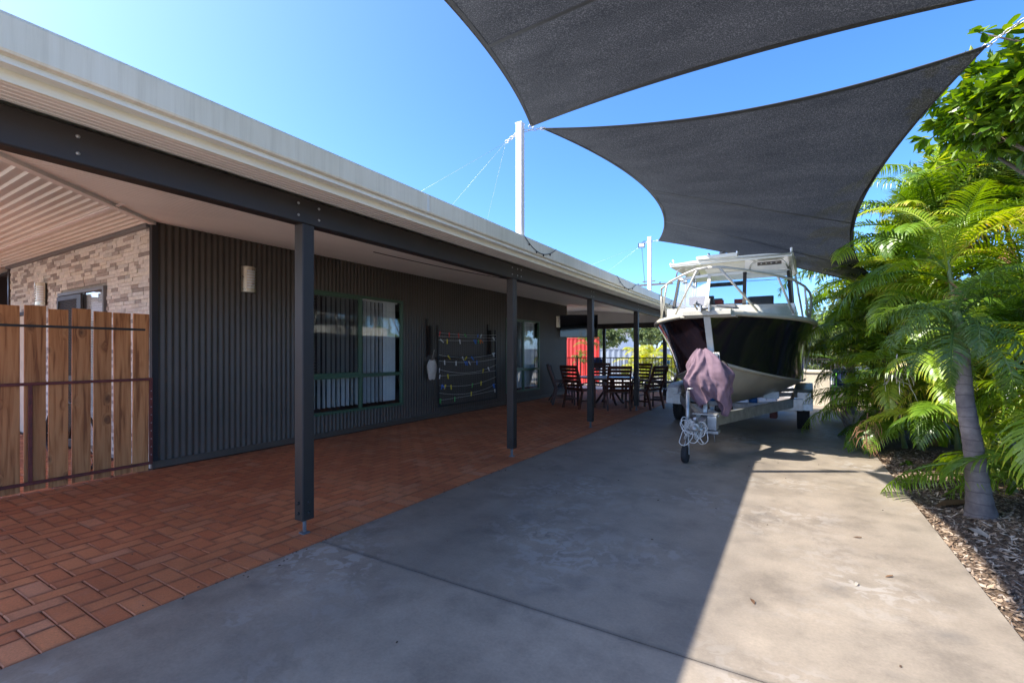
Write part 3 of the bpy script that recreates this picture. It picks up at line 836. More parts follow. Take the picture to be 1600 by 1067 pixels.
def make_window(W, n_slat, open_from):
    y0, y1, z0, z1 = W; ym = (y0 + y1) / 2; zt = z0 + (z1 - z0) * 0.305
    win = MB(); f = .048; x0, x1 = XW - .045, XW + .028
    win.bev(x0, x1, y0, y1, z1 - f, z1); win.bev(x0, x1 + .006, y0, y1, z0, z0 + f)
    win.bev(x0, x1 - .001, y0, y0 + f, z0 + f, z1 - f); win.bev(x0, x1 - .001, y1 - f, y1, z0 + f, z1 - f)
    win.bev(x0, x1 - .003, y0 + f, y1 - f, zt - .035, zt + .03); win.bev(x0, x1 - .005, ym - .028, ym + .028, z0 + f, zt - .035)
    win.bev(x0, x1 - .005, ym - .035, ym + .025, zt + .03, z1 - f)
    win = hp('window', win, 'green_frame')
    # sliding sash outline
    sm = MB(); a, b = y0 + f + .001, ym - .036
    for (c, d, e, h) in ((a, b, zt + .031, zt + .062), (a, b, z1 - f - .032, z1 - f - .001), (a, a + .03, zt + .062, z1 - f - .032), (b - .03, b, zt + .062, z1 - f - .032)):
        sm.box(XW + .002, XW + .018, c, d, e, h)
    sash = hp('sash', sm, 'green_frame', house); sash.parent = win
    scr = MB(); p = .052; hgt = (z1 - f - .033) - (zt + .063); wid = (b - .03) - (a + .03)
    k = -int(hgt / p) - 1
    while k * p < wid:
        for sgn in (1, -1):
            pts = []
            ya, yb = k * p, k * p + hgt
            za, zb = 0, hgt
            if sgn < 0: za, zb = hgt, 0
            # clip to 0..wid
            t0 = max(0, -ya / (yb - ya)); t1 = min(1, (wid - ya) / (yb - ya))
            if t1 > t0:
                P0 = (XW + (.013 if sgn > 0 else .0175), a + .03 + ya + (yb - ya) * t0, zt + .063 + za + (zb - za) * t0)
                P1 = (XW + (.013 if sgn > 0 else .0175), a + .03 + ya + (yb - ya) * t1, zt + .063 + za + (zb - za) * t1)
                scr.bar(P0, P1, .004, .008, up=(1, 0, 0))
        k += 1
    o = hp('security_screen', scr, 'black_metal'); o.parent = win
    for (a_, b_, c_, d_) in ((y0 + f, ym - .035, zt + .03, z1 - f), (ym + .025, y1 - f, zt + .03, z1 - f), (y0 + f, ym - .028, z0 + f, zt - .035), (ym + .028, y1 - f, z0 + f, zt - .035)):
        gm = MB(); gm.box(XW - .012, XW - .006, a_ + .002, b_ - .002, c_ + .002, d_ - .002)
        o = hp('pane', gm, 'glass'); o.parent = win
    sl = MB(); sl.box(-.045, .045, -.0008, .0008, z0 + f + .05, z1 - f - .02); sme = sl.mesh('blind_slat', 'blind')
    yy = y0 + .08; kk = 0
    while yy < y1 - .07:
        o = link('blind_slat', sme, win, (-.12, yy - HL.y, 0)); sp = rnd.gauss(0, .07)
        o.rotation_euler = (0, 0, R(-6) + sp if yy < open_from else R(-82) + sp * .5)
        yy += (.098 if yy < open_from else .082); kk += 1
    rl = MB(); rl.box(XW - .15, XW - .09, y0 + .05, y1 - .05, z1 - f - .02, z1 - f + .02); o = hp('blind_rail', rl, 'white_paint'); o.parent = win
    return win
make_window(W1, 20, 6.45); make_window(W2, 18, 11.0)

# stone veneer end wall (faces the gate court)
sw = MB(); sw.box(-12.3, XW - .051, Y0W + .03, Y0W + .099, 0.0, ZT)
stone_wall = hp('stone_wall', sw, 'mortar')
stones = []
row_h = .0485; z = 0.0; ri = 0
DOORX = (-9.78, -8.05, 0.0, 2.33)       # door and window set in the stone wall
DOOR2 = (-11.9, -11.05, 0.0, 2.12)
while z < ZT - .02:
    x = XW - .053 - rnd.uniform(0, .12)
    xs = [XW - .053]
    while x > -12.3:
        xs.append(x); x -= rnd.choice((.12, .17, .22, .27, .31))
    xs.append(-12.3)
    for a, b in zip(xs[1:], xs[:-1]):
        if b - a < .015: continue
        segs = [(a, b)]
        for D_ in (DOORX, DOOR2):
            if z + row_h > D_[2] and z < D_[3]:
                ns = []
                for (p, q) in segs:
                    if q <= D_[0] or p >= D_[1]: ns.append((p, q))
                    else:
                        if p < D_[0]: ns.append((p, D_[0]))
                        if q > D_[1]: ns.append((D_[1], q))
                segs = ns
        for p, q in segs:
            if q - p > .015: stones.append((p, q, z, min(z + row_h, ZT)))
    z += row_h; ri += 1
def sscore(c):
    p = project((c[0] + c[1]) / 2, Y0W, (c[2] + c[3]) / 2)
    vis = 1 if c[2] > 1.86 or (c[0] < -9 and c[2] > 1.6) else .02
    if p is None or p[0] < -10: vis *= .001
    return vis * (c[1] - c[0]) / max(p[2], .1) ** 2
stones.sort(key=sscore, reverse=True)
sm = MB(); e = .04
sm.add([(-.5, 0, -.5), (.5, 0, -.5), (.5, 0, .5), (-.5, 0, .5), (-.5, -.8, -.5), (.5, -.8, -.5), (.5, -.8, .5), (-.5, -.8, .5),
        (-.5 + e, -1, -.5 + e * 2), (.5 - e, -1, -.5 + e * 2), (.5 - e, -1, .5 - e * 2), (-.5 + e, -1, .5 - e * 2)],
       [(0, 1, 5, 4), (1, 2, 6, 5), (2, 3, 7, 6), (3, 0, 4, 7), (4, 5, 9, 8), (5, 6, 10, 9), (6, 7, 11, 10), (7, 4, 8, 11), (8, 9, 10, 11)])
sme = sm.mesh('stone', 'stone')
for c in stones[:300]:
    o = link('stone', sme, stone_wall, ((c[0] + c[1]) / 2 - HL.x, .029, (c[2] + c[3]) / 2))
    o.scale = (c[1] - c[0] - .002, rnd.choice((.018, .021, .025, .028)), c[3] - c[2] - .0015)
st = np.array(stones[300:]); n = len(st); dd = nrs.choice([.018, .021, .025, .028], n)
B = np.stack([st[:, 0] + .001 - HL.x, st[:, 1] - .001 - HL.x, .029 - dd, np.full(n, .0295), st[:, 2] + .0007, st[:, 3] - .0007], 1)
tag(link('stone_courses', boxes_mesh('stone_courses', B, 'stone_joined', nrs.rand(n)), stone_wall), kind='stuff')

# sliding door with a security leaf and a white louvre blind in the stone wall
dx0, dx1, _, dzt = DOORX
yf = Y0W - .03
d = MB(); d.bev(dx0, dx1, yf, yf + .08, dzt - .05, dzt); d.bev(dx0, dx0 + .045, yf, yf + .08, 0.02, dzt - .05); d.bev(dx1 - .045, dx1, yf, yf + .08, 0.02, dzt - .05)
d.bev(-8.83, -8.77, yf + .02, yf + .08, .02, dzt - .05)
door = hp('sliding_door', d, 'grey_frame')
d = MB()
for (a, b, c, e) in ((-9.70, -9.64, .03, 2.26), (-8.9, -8.75, .03, 2.26)): d.box(a, b, yf - .03, yf - .002, c, e)
d.box(-9.64, -8.9, yf - .03, yf - .002, 2.2, 2.26); d.box(-9.64, -8.9, yf - .03, yf - .002, .03, .12); d.box(-9.64, -8.9, yf - .03, yf - .002, 1.0, 1.08)
k = -46
while k * .05 < .74:
    for sgn in (1, -1):
        xa, xb = k * .05, k * .05 + 2.08; t0 = max(0, -xa / 2.08); t1 = min(1, (.74 - xa) / 2.08)
        if t1 > t0:
            za, zb = (0.12, 2.2) if sgn > 0 else (2.2, 0.12)
            d.bar((-9.64 + xa + 2.08 * t0, yf - .014 - .003 * sgn, za + (zb - za) * t0), (-9.64 + xa + 2.08 * t1, yf - .014 - .003 * sgn, za + (zb - za) * t1), .009, .006, up=(0, 1, 0))
    k += 1
o = hp('security_leaf', d, 'dark_frame'); o.parent = door
d = MB(); z = .1
while z < 2.25:
    d.box(-8.76, -8.10, yf + .04, yf + .052, z, z + .030, Matrix.Rotation(0, 4, 'X')); z += .036
o = hp('louvre_blind', d, 'white_paint'); o.parent = door; 
d = MB(); d.box(-8.77, -8.095, yf + .03, yf + .034, .02, dzt - .05); o = hp('pane', d, 'glass'); o.parent = door
d = MB(); d.box(-9.73, -8.09, yf + .085, yf + .095, .02, dzt); o = hp('door_back', d, 'interior'); o.parent = door
d = MB(); d.bev(DOOR2[0], DOOR2[1], yf, yf + .08, 2.06, 2.12); d.bev(DOOR2[0], DOOR2[0] + .06, yf, yf + .08, 0.02, 2.06); d.bev(DOOR2[1] - .06, DOOR2[1], yf, yf + .08, 0.02, 2.06)
d2 = hp('entry_door', d, 'dark_frame')
d = MB(); d.box(DOOR2[0] + .06, DOOR2[1] - .06, yf + .05, yf + .08, .02, 2.06); o = hp('door_leaf', d, 'beige'); o.parent = d2
d = MB(); d.box(-12.36, -12.3, Y0W - .02, Y0W + .16, 0.0, ZT); hp('corner_trim', d, 'dark_frame')
# dark head trim over stone wall
d = MB(); d.box(-12.36, XW - .052, Y0W - .05, Y0W + .03, ZT - .07, ZT - .002); hp('head_trim', d, 'grey_frame')

# wall lights
def wall_light(pos, facing, label):
    t = thing('wall_light', label, 'wall light', pos, facing, 'brushed metal wall lights')
    W_, H_ = .20, .36
    b = MB()
    # local: wall behind at x=0, light sticks out to +x ; half-cylinder shade
    segs = 14; P = []
    for z_ in (-H_ / 2, H_ / 2):
        P.append([(0.012 + .10 * math.sin(math.pi * k / segs), -W_ / 2 * math.cos(math.pi * k / segs), z_) for k in range(segs + 1)])
    # top and bottom shells, sides, front louvre opening
    def arc(k, z_): return (0.012 + .10 * math.sin(math.pi * k / segs), -W_ / 2 * math.cos(math.pi * k / segs), z_)
    for z0_, z1_ in ((-H_ / 2, -H_ / 2 + .055), (H_ / 2 - .055, H_ / 2)):
        b.grid([[arc(k, z0_) for k in range(segs + 1)], [arc(k, z1_) for k in range(segs + 1)]], True)
        b.add([arc(k, z1_ if z0_ > 0 else z0_) for k in range(segs + 1)], [tuple(range(segs + 1))])
    for ka, kb in ((0, 4),):
        b.grid([[arc(k, -H_ / 2 + .055) for k in range(ka, kb + 1)], [arc(k, H_ / 2 - .055) for k in range(ka, kb + 1)]], True)
    b.grid([[arc(k, -H_ / 2 + .055) for k in range(segs - 1, segs + 1)], [arc(k, H_ / 2 - .055) for k in range(segs - 1, segs + 1)]], True)
    nb = 6; hh = (H_ - .11) / (2 * nb + 1)
    for i in range(1, 2 * nb, 2):
        z0_ = -H_ / 2 + .055 + hh * (i + .1)
        b.grid([[arc(k, z0_) for k in range(4, segs)], [arc(k, z0_ + hh * .8) for k in range(4, segs)]], True)
    b.build('shade', 'chrome_light', t)
    d_ = MB(); P = []
    for z_ in (-H_ / 2 + .01, H_ / 2 - .01):
        P.append([(0.012 + .085 * math.sin(math.pi * k / segs), -(W_ / 2 - .01) * math.cos(math.pi * k / segs), z_) for k in range(segs + 1)])
    d_.grid(P, True); d_.build('diffuser', 'frost', t)
    p = MB(); p.box(0, .012, -W_ / 2 - .004, W_ / 2 + .004, -H_ / 2, H_ / 2); p.build('back_plate', 'black_metal', t)
    return t
wall_light((XW + .012, 3.80, 2.45), 0, 'louvred metal wall light on dark corrugated wall near the timber gate')
wall_light((XW + .012, 14.0, 2.42), 0, 'small louvred wall light on dark wall beside the television')
wall_light((-10.45, Y0W - .01, 2.36), R(-90), 'louvred wall light on the stone veneer wall behind the gate')

# ------------------------------------------------------------------ verandah roof, gutter, beams, posts
ver = thing('verandah', 'long skillion verandah with cream gutter and black beam on square posts', 'verandah', (-3.3, 0, 0))
VL = Vector((-3.3, 0, 0))
def vp(name, mb, m, parent=None):
    mb.v = [(v[0] - VL.x, v[1] - VL.y, v[2] - VL.z) for v in mb.v]
    return mb.build(name, m, parent or ver)
VY0, VY1 = -1.2, 17.25
def zc(x): return 2.63 - 0.112 * (x + 3.3)          # underside of the lining
XG = -2.714
# lining in ribbed panels: cross-section along x with grooves, cut along the hip
def lining(x0, x1, yfun0, y1, zoff=0.0, pitch=0.085):
    mb = MB(); xs = []
    x = x0
    while x < x1 - 1e-6:
        xs += [(x, 0), (min(x + pitch - .02, x1), 0), (min(x + pitch - .014, x1), .007), (min(x + pitch - .006, x1), .007)]
        x += pitch
    xs.append((x1, 0))
    A = [(a, yfun0(a), zc(a) + d + zoff) for a, d in xs]; B_ = [(a, y1, zc(a) + d + zoff) for a, d in xs]
    mb.grid([A, B_], False, False)
    return mb
hipY = lambda x: 2.65 + (x - XW) * (-0.845) if x < -3.36 else VY0
vp('ceiling_lining', lining(XW + .012, -3.36, hipY, VY1), 'ceiling')
vp('soffit_lining', lining(-3.24, -2.856, lambda x: VY0, VY1, 0, .062), 'ceiling')
# second plane over the gate court: ribs run along x, the plane rises towards the stone wall
mb = MB(); prof = []
y = Y0W; yy = []
def z2(y): return 3.005 + .125 * (y - Y0W)
pitch = .098
while y > -.25:
    yy += [(y, 0), (y - .045, 0), (y - .06, -.018), (y - .083, -.018)]
    y -= pitch
def xr_(y): return XW + (Y0W - y) / .845
A = [(-13.6, a, z2(a) + d) for a, d in yy]; B_ = [(min(xr_(a), -3.36), a, z2(a) + d) for a, d in yy]
mb.grid([A, B_], False, True)
vp('court_ceiling', mb, 'gutter_paint')
mb = MB(); mb.bar((XW, Y0W, 2.985), (-3.36, Y0W - (XW + 3.36) * -.845 * 1, 2.625), .07, .03)
vp('hip_trim', mb, 'ceiling')
mb = MB(); mb.box(-11.5, -5.7, 2.0, 2.035, z2(2.0) - .03, z2(2.0) - .019)
vp('bright_slit', mb, 'white_paint')  # white strip added in place of a bright slit of light in the ceiling
mb = MB(); mb.box(-13.4, XW + .011, Y1W + .03, VY1, ZT - .005, ZT + .01); vp('ceiling_lining', mb, 'ceiling')
# outer roof skin
mb = MB()
top = .10
mb.prism([(XG - .05, zc(XG) + top - .02), (-10, zc(-10) + top), (-14.5, zc(-5.5) + top), (-14.5, zc(-5.5) + top - .05), (-10, zc(-10) + top - .05), (XG - .05, zc(XG) + top - .06)], -.2, VY1 + .15, 'y')
mb.prism([(XG - .05, zc(XG) + top - .02), (-8.4, zc(-8.4) + top), (-8.4, zc(-8.4) + top - .05), (XG - .05, zc(XG) + top - .06)], VY0, -.2, 'y')
mb.box(-8.4, -3.36, VY0, -.25, 2.52, 2.56)
vp('roof_sheet', mb, 'gutter_paint')
# fascia and gutter
mb = MB(); mb.box(-2.875, -2.855, VY0, VY1 + .15, 2.565, 2.628); vp('fascia', mb, 'cream_paint')
mb = MB()
gp = [(-2.853, 2.630), (-2.722, 2.630), (XG, 2.640), (XG, 2.776), (XG - .006, 2.790), (-2.735, 2.790), (-2.735, 2.782), (XG - .012, 2.776), (XG - .012, 2.646), (-2.853, 2.640)]
mb.prism(gp, VY0 - .02, VY1 + .17, 'y')
vp('gutter', mb, 'gutter_face')
for y_ in (3.1, 7.3, 11.9, 15.6):
    mb = MB(); mb.box(XG + .0005, XG + .0025, y_, y_ + .03, 2.638, 2.785); mb.box(-2.85, XG + .0005, y_, y_ + .03, 2.6275, 2.6295); vp('gutter_joint', mb, 'gutter_paint')
# beam (two lengths lapped over each post) and end beams
mb = MB(); cuts = [VY0, 5.60, 11.55, VY1]
for a, b in zip(cuts[:-1], cuts[1:]):
    bm_ = MB(); bm_.bev(-3.355, -3.245, a + .004, b - .004, 2.415, 2.612, .008); vp('beam', bm_, 'black_metal')
bm_ = MB(); bm_.bev(-13.2, -3.36, VY1 - .11, VY1, 2.31, 2.50, .006); vp('beam', bm_, 'black_metal')
bm_ = MB(); bm_.bev(-13.5, -12.4, .9, 1.0, 2.55, 2.75, .006); vp('beam', bm_, 'black_metal')
bm_ = MB(); bm_.prism([(-3.36, 2.502), (-13.0, 2.502), (-13.0, 3.65), (-6.6, 3.16), (-3.36, 2.66)], VY1 - .06, VY1 - .04, 'y'); vp('gable_lining', bm_, 'ceiling')
# coach bolts on beam
bl = MB()
for y in (.35, .95, 2.24, 2.42, 5.42, 5.56, 5.66, 8.3, 8.42, 11.4, 11.6, 14.3):
    for z in (2.47, 2.56): bl.lathe([(0.011, 0), (.009, .006), (0, .008)], 8, (-3.245, y, z), 'x')
tag(vp('bolt_heads', bl, 'galv'), kind='stuff')
# posts
PY = [(-3.30, -.62), (-3.30, 2.33), (-3.30, 5.50), (-3.30, 8.40), (-3.30, 11.42), (-3.30, 14.40), (-3.30, 17.19), (-6.2, 17.19)]
def post():
    p = MB(); s_ = .0525
    p.bev(-s_, s_, -s_, s_, .115, 2.413, .007)
    o = p.build('post', 'black_metal', ver)
    ft = MB(); ft.box(-.017, .017, -.005, .005, .012, .20); ft.box(-.03, .03, -.03, .03, .0, .012); ft.lathe([(.012, .02), (.012, .10)], 8, (0, 0, 0)); ft.build('stirrup', 'grey_frame', o)
    bt = MB()
    for z in (.17, .25):
        bt.lathe([(.014, 0), (.014, .006), (.009, .012), (0, .013)], 8, (s_ , 0, z), 'x')
        bt.lathe([(.014, 0), (.014, -.006), (.009, -.012), (0, -.013)], 8, (0, -s_, z), 'y')
    bt.build('bolt', 'black_metal', o)
    return o
p0 = post()
for i, (x, y) in enumerate(PY):
    o = p0 if i == 0 else copy_tree(p0, ver)
    o.location = (x - VL.x, y, -0.1 if x < -6 else 0)

# festoon cord hanging from the gutter
def sag(p, q, s, n=14):
    p, q = Vector(p), Vector(q)
    return [p.lerp(q, i / n) - Vector((0, 0, s * 4 * (i / n) * (1 - i / n))) for i in range(n + 1)]
lc = MB()
for (a, b, s_) in ((4.78, 5.65, .17), (8.15, 9.35, .20), (11.2, 12.6, .25)):
    pts = sag((XG + .014, a, 2.785), (XG + .014, b, 2.785), s_ * .8)
    lc.tube(pts, .0045, 5)
    for p in pts[2:-1:3]: lc.lathe([(.0, -.03), (.01, -.02), (.008, 0)], 6, p)
tag(lc.build('string_lights', 'black_metal'), 'thin dark string of small lights looped along the cream gutter', 'string lights')
lc = MB(); lc.tube(sag((-5.0, 4.6, zc(-5.0) - .01), (-3.4, 8.2, 2.61), .06), .006, 5)
tag(lc.build('cable', 'black_metal'), 'dark cable strung under the verandah ceiling above the first window', 'cable')

# ------------------------------------------------------------------ timber gate
gate = thing('timber_gate', 'wide timber paling gate on a red steel frame beside dark wall', 'gate', (-6.63, 2.60, 0))
GL = Vector((-6.63, 2.55, 0))
pl = MB(); pl.bev(-.010, .010, -.079, .079, 0, 1.86, .002); pal = pl.mesh('paling', 'pine')
y = 2.535; i = 0
gaps = [.012, .030, .022, .028, .020, .030, .024, .018, .028, .02]
while y > -.2:
    o = link('paling', pal, gate, (0, y - .079 - GL.y, .012 + rnd.uniform(0, .012)))
    o.scale = (1, rnd.uniform(.97, 1.02), rnd.uniform(.995, 1.008)); o.rotation_euler = (rnd.uniform(-.005, .005), 0, 0)
    y -= .158 + gaps[i % 10]; i += 1
def gpart(name, boxes, m):
    b = MB()
    for q in boxes: b.bev(*q, .003)
    b.v = [(v[0] - GL.x, v[1] - GL.y, v[2]) for v in b.v]
    return b.build(name, m, gate)
gpart('frame_rail', [(-6.617, -6.587, -.2, 2.565, 1.085, 1.115)], 'red_oxide')
gpart('frame_rail', [(-6.617, -6.587, -.2, 2.535, .085, .115)], 'red_oxide')
gpart('frame_stile', [(-6.617, -6.587, 2.536, 2.566, .085, 1.084)], 'red_oxide')
gpart('frame_stile', [(-6.617, -6.587, 1.50, 1.53, .116, 1.084)], 'red_oxide')
gpart('top_rail', [(-6.617, -6.611, -.2, 2.50, 1.675, 1.700)], 'black_metal')
b = MB()
for i in range(9): b.lathe([(.007, 0), (.005, .004), (0, .005)], 6, (.043, -.012 + .012, .2 + i * .095), 'x')
b.build('screws', 'galv', gate)

# bicycle leaning behind the gate
bike = thing('bicycle', 'dark bicycle parked behind the timber gate against the stone wall', 'bicycle', (-8.3, 2.2, 0), 0)
def wheel_bike(x):
    t = MB(); t.tube([(x + .32 * math.cos(a), 0, .34 + .32 * math.sin(a)) for a in [2 * math.pi * k / 28 for k in range(28)]], .018, 6, True); o = t.build('wheel', 'rubber', bike)
    s_ = MB()
    for k in range(14):
        a = 2 * math.pi * k / 14; s_.bar((x, .0, .34), (x + .31 * math.cos(a), 0, .34 + .31 * math.sin(a)), .003)
    s_.build('spokes', 'alu', o)
wheel_bike(0); wheel_bike(1.05)
f = MB()
for p, q in (((0, 0, .34), (.2, 0, .85)), ((.2, 0, .8), (.75, 0, .78)), ((.75, 0, .78), (.5, 0, .33)), ((.5, 0, .33), (.2, 0, .8)), ((.5, 0, .33), (1.05, 0, .34)), ((1.05, 0, .34), (.78, 0, .8)), ((.2, 0, .85), (.18, 0, 1.0))): f.tube([p, q], .016, 6)
f.build('frame', 'black_metal', bike)
f = MB(); f.tube([(.1, -.28, 1.0), (.18, -.1, 1.02), (.18, .1, 1.02), (.1, .28, 1.0)], .013, 6); f.build('handlebar', 'black_metal', bike)
f = MB(); f.lathe([(0, .9), (.07, .905), (.08, .93), (0, .95)], 10, (.8, 0, 0)); f.tube([(.78, 0, .78), (.8, 0, .92)], .012, 6); f.build('saddle', 'rubber', bike)

# neighbour building glimpsed at the far left, beyond the stone wall
nb_ = thing('shed', 'white panelled shed glimpsed beyond the end of the stone wall', 'shed', (-17, 3, 0))
b = MB(); b.box(-1.5, 1.5, -4, 8, 2.25, 2.75); b.build('fascia', 'white_far', nb_)
b = MB(); b.box(-1.4, 1.4, -4, 8, 0, 2.24); b.build('wall', 'dark_room', nb_)
b = MB(); b.box(-1.6, 1.6, -4.1, 8.1, 2.76, 2.84); b.build('roof', 'grey_frame', nb_)

# ------------------------------------------------------------------ fold-down clothesline, pegs, peg bag
XC = XW + .01
line_t = thing('clothesline', 'folded down wall clothesline with coloured pegs on slack cords', 'clothesline', (XC, 8.9, 0))
LL = Vector((XC, 8.9, 0))
def lp(name, mb, m, parent=None):
    mb.v = [(v[0] - LL.x, v[1] - LL.y, v[2] - LL.z) for v in mb.v]
    return mb.build(name, m, parent or line_t)
ya, yb = 7.76, 10.02
for y_ in (ya - .14, yb - .08):
    b = MB(); b.box(XC + .001, XC + .025, y_ - .045, y_ + .02, 1.32, 2.13); b.box(XC + .0255, XC + .10, y_ + .0, y_ + .06, 1.36, 1.98); lp('wall_bracket', b, 'black_metal')
xf = XC + .17
b = MB()
b.bar((xf, ya, 2.0), (xf + .03, ya, .28), .03); lp('side_arm', b, 'black_metal')
b = MB(); b.bar((xf, yb, 1.98), (xf + .03, yb, .28), .03); lp('side_arm', b, 'black_metal')
b = MB(); b.bar((xf + .03, ya, .27), (xf + .03, yb, .27), .03); lp('front_bar', b, 'black_metal')
b = MB(); b.bar((xf - .05, ya, 1.30), (xf - .05, yb, 1.32), .03); lp('rear_bar', b, 'black_metal')
cords = [(1.84, 1.86, .03), (1.76, 1.78, .0), (1.68, 1.72, .01), (1.37, 1.40, .09), (1.24, 1.26, .06), (1.06, 1.10, .13), (.92, .96, .02), (.72, .80, .10), (.56, .62, .12), (.40, .47, .02)]
cpts = []
for za, zb, s_ in cords:
    pts = sag((xf + .02, ya + .01, za), (xf + .02, yb - .01, zb), s_); cpts.append(pts)
    b = MB(); b.tube(pts, .0035, 5); lp('cord', b, 'rope')
pegm = {}
for c in ('yellow', 'green', 'blue', 'white', 'red', 'orange'):
    q = MB(); q.box(-.011, .011, -.011, -.001, -.075, .028, Matrix.Rotation(.12, 4, 'X')); q.box(-.011, .011, .001, .011, -.075, .028, Matrix.Rotation(-.12, 4, 'X'))
    pegm[c] = q.mesh('clothes_peg', 'peg_' + c)
spec = [(0, .02, 'red'), (0, .16, 'red'), (0, .31, 'red'), (0, .42, 'green'), (0, .65, 'blue'), (0, .71, 'white'), (1, .95, 'white'),
        (2, .04, 'white'), (2, .13, 'yellow'), (2, .33, 'white'), (2, .58, 'blue'), (2, .61, 'blue'), (2, .66, 'green'), (2, .69, 'orange'), (2, .71, 'orange'),
        (3, .15, 'yellow'), (3, .38, 'white'), (3, .44, 'yellow'), (3, .54, 'blue'), (3, .94, 'white'), (3, .96, 'white'), (4, .09, 'white'), (4, .27, 'white'), (4, .42, 'blue'), (4, .45, 'blue'), (4, .49, 'white'), (4, .63, 'blue'),
        (5, .01, 'white'), (5, .75, 'yellow'), (5, .85, 'white'), (6, .02, 'white'), (6, .14, 'yellow'), (7, .05, 'blue'), (7, .06, 'blue'), (7, .10, 'yellow'), (7, .19, 'yellow'), (7, .55, 'green'), (7, .71, 'yellow'),
        (8, .53, 'yellow'), (8, .95, 'blue'), (8, .96, 'blue'), (9, .02, 'green'), (9, .03, 'green'), (9, .25, 'green'), (9, .98, 'white')]
names10 = ['top', 'second', 'third', 'fourth', 'fifth', 'sixth', 'seventh', 'eighth', 'ninth', 'lowest']
def ordinal_along(k):
    same = sorted([s[1] for s in spec if s[0] == spec[k][0]])
    i = same.index(spec[k][1]); n_ = len(same)
    w_ = ['first', 'second', 'third', 'fourth', 'fifth', 'sixth', 'seventh', 'eighth', 'ninth'][i]
    return 'only' if n_ == 1 else w_
for k, (ci, t, c) in enumerate(spec):
    pts = cpts[ci]; fi = t * 14; i0 = min(13, int(fi)); p = pts[i0].lerp(pts[i0 + 1], fi - i0)
    o = link('clothes_peg', pegm[c], None, p); o.rotation_euler = (rnd.uniform(-.9, .9), 0, rnd.uniform(-.6, .6))
    tag(o, f'{c} clothes peg, {ordinal_along(k)} from left on the {names10[ci]} clothesline cord', 'clothes peg', 'clothes pegs on the clothesline')
# peg bag
b = MB(); P = []
for i in range(9):
    t = i / 8; wv = .035 + .075 * math.sin(math.pi * min(1, .08 + t * .80)) ** .8; z_ = 1.26 - .40 * t
    P.append([(XC + .14 + .05 * math.cos(a) * (1 + .3 * math.sin(3 * a + t * 4)) * math.sin(math.pi * min(1, .2 + .70 * t)), 7.62 + wv * math.sin(a) * 1.3 + .015 * math.sin(5 * a + 6 * t), z_ + .02 * math.sin(2 * a)) for a in [2 * math.pi * k / 16 for k in range(17)]])
b.grid(P, True); pb = b.build('peg_bag', 'bag'); tag(pb, 'off white canvas peg bag hanging left of the clothesline', 'bag')
b = MB(); b.tube([(XC + .15, 7.60, 1.26), (XC + .14, 7.69, 1.48), (XC + .15, 7.66, 1.26)], .004, 5); b.build('strap', 'bag', pb)

# ------------------------------------------------------------------ television on the end of the wall
tv = thing('television', 'large flat television on a wall bracket under the verandah end', 'television', (-6.05, 14.35, 2.28), R(28))
b = MB(); b.bev(-.62, .62, -.03, .03, -.37, .37, .01); b.build('body', 'black_metal', tv)
b = MB(); b.box(-.605, .605, -.034, -.0305, -.355, .355); b.build('screen', 'screen_black', tv)
b = MB(); b.bar((-.1, .03, 0), (-.45, .22, 0), .06, .3); b.build('bracket', 'black_metal', tv)
# ------------------------------------------------------------------ outdoor table and chairs
TX, TY = -4.35, 12.45
tb = thing('outdoor_table', 'round grey topped outdoor dining table under the verandah', 'table', (TX, TY, 0))
b = MB(); b.lathe([(0, .72), (.80, .72), (.82, .73), (.82, .75), (.80, .757), (0, .757)], 36); b.build('table_top', 'table_top', tb)
for k in range(4):
    a = math.pi / 4 + k * math.pi / 2; b = MB(); c_, s_ = math.cos(a), math.sin(a)
    b.tube([(.12 * c_, .12 * s_, .70), (.16 * c_, .16 * s_, .35), (.38 * c_, .38 * s_, .06), (.44 * c_, .44 * s_, .03)], .035, 8); b.build('leg', 'timber_dark', tb)
b = MB(); b.box(-.6, .6, -.03, .03, .68, .719); b.box(-.03, .03, -.6, -.031, .68, .719); b.box(-.03, .03, .031, .6, .68, .719); b.build('underframe', 'timber_dark', tb)

def wood_chair():
    t = thing('timber_armchair', 'x', 'chair', group='dark timber armchairs around the outdoor table')
    for sx_ in (-.27, .27):
        b = MB(); b.bar((sx_, .27, 0), (sx_, .25, .64), .04, .055); b.build('leg', 'timber_dark', t)
        b = MB(); b.bar((sx_, -.32, 0), (sx_, -.20, .45), .04, .055); b.bar((sx_, -.20, .43), (sx_, -.42, 1.05), .035, .05); b.build('leg', 'timber_dark', t)
        b = MB(); b.bar((sx_ * 1.03, -.30, .62), (sx_ * 1.03, .31, .665), .065, .028); b.build('armrest', 'timber_dark', t)
        b = MB(); b.bar((sx_, -.27, .2), (sx_, .25, .2), .025, .04); b.build('stretcher', 'timber_dark', t)
    for i in range(6):
        y = -.2 + i * .088; b = MB(); b.box(-.25, .25, y, y + .07, .425 + .006 * i, .443 + .006 * i); b.build('seat_slat', 'timber_dark', t)
    for i in range(6):
        f0 = .10 + i * .152; yb_ = -.20 - .22 * f0 + .018; zb_ = .43 + .62 * f0
        b = MB(); b.bar((-.25, yb_, zb_), (.25, yb_, zb_), .016, .066, up=(0, -.33, .94)); b.build('back_slat', 'timber_dark', t)
    b = MB(); b.bar((-.29, -.415, 1.05), (.29, -.415, 1.05), .03, .075, up=(0, -.33, .94)); b.build('top_rail', 'timber_dark', t)
    return t
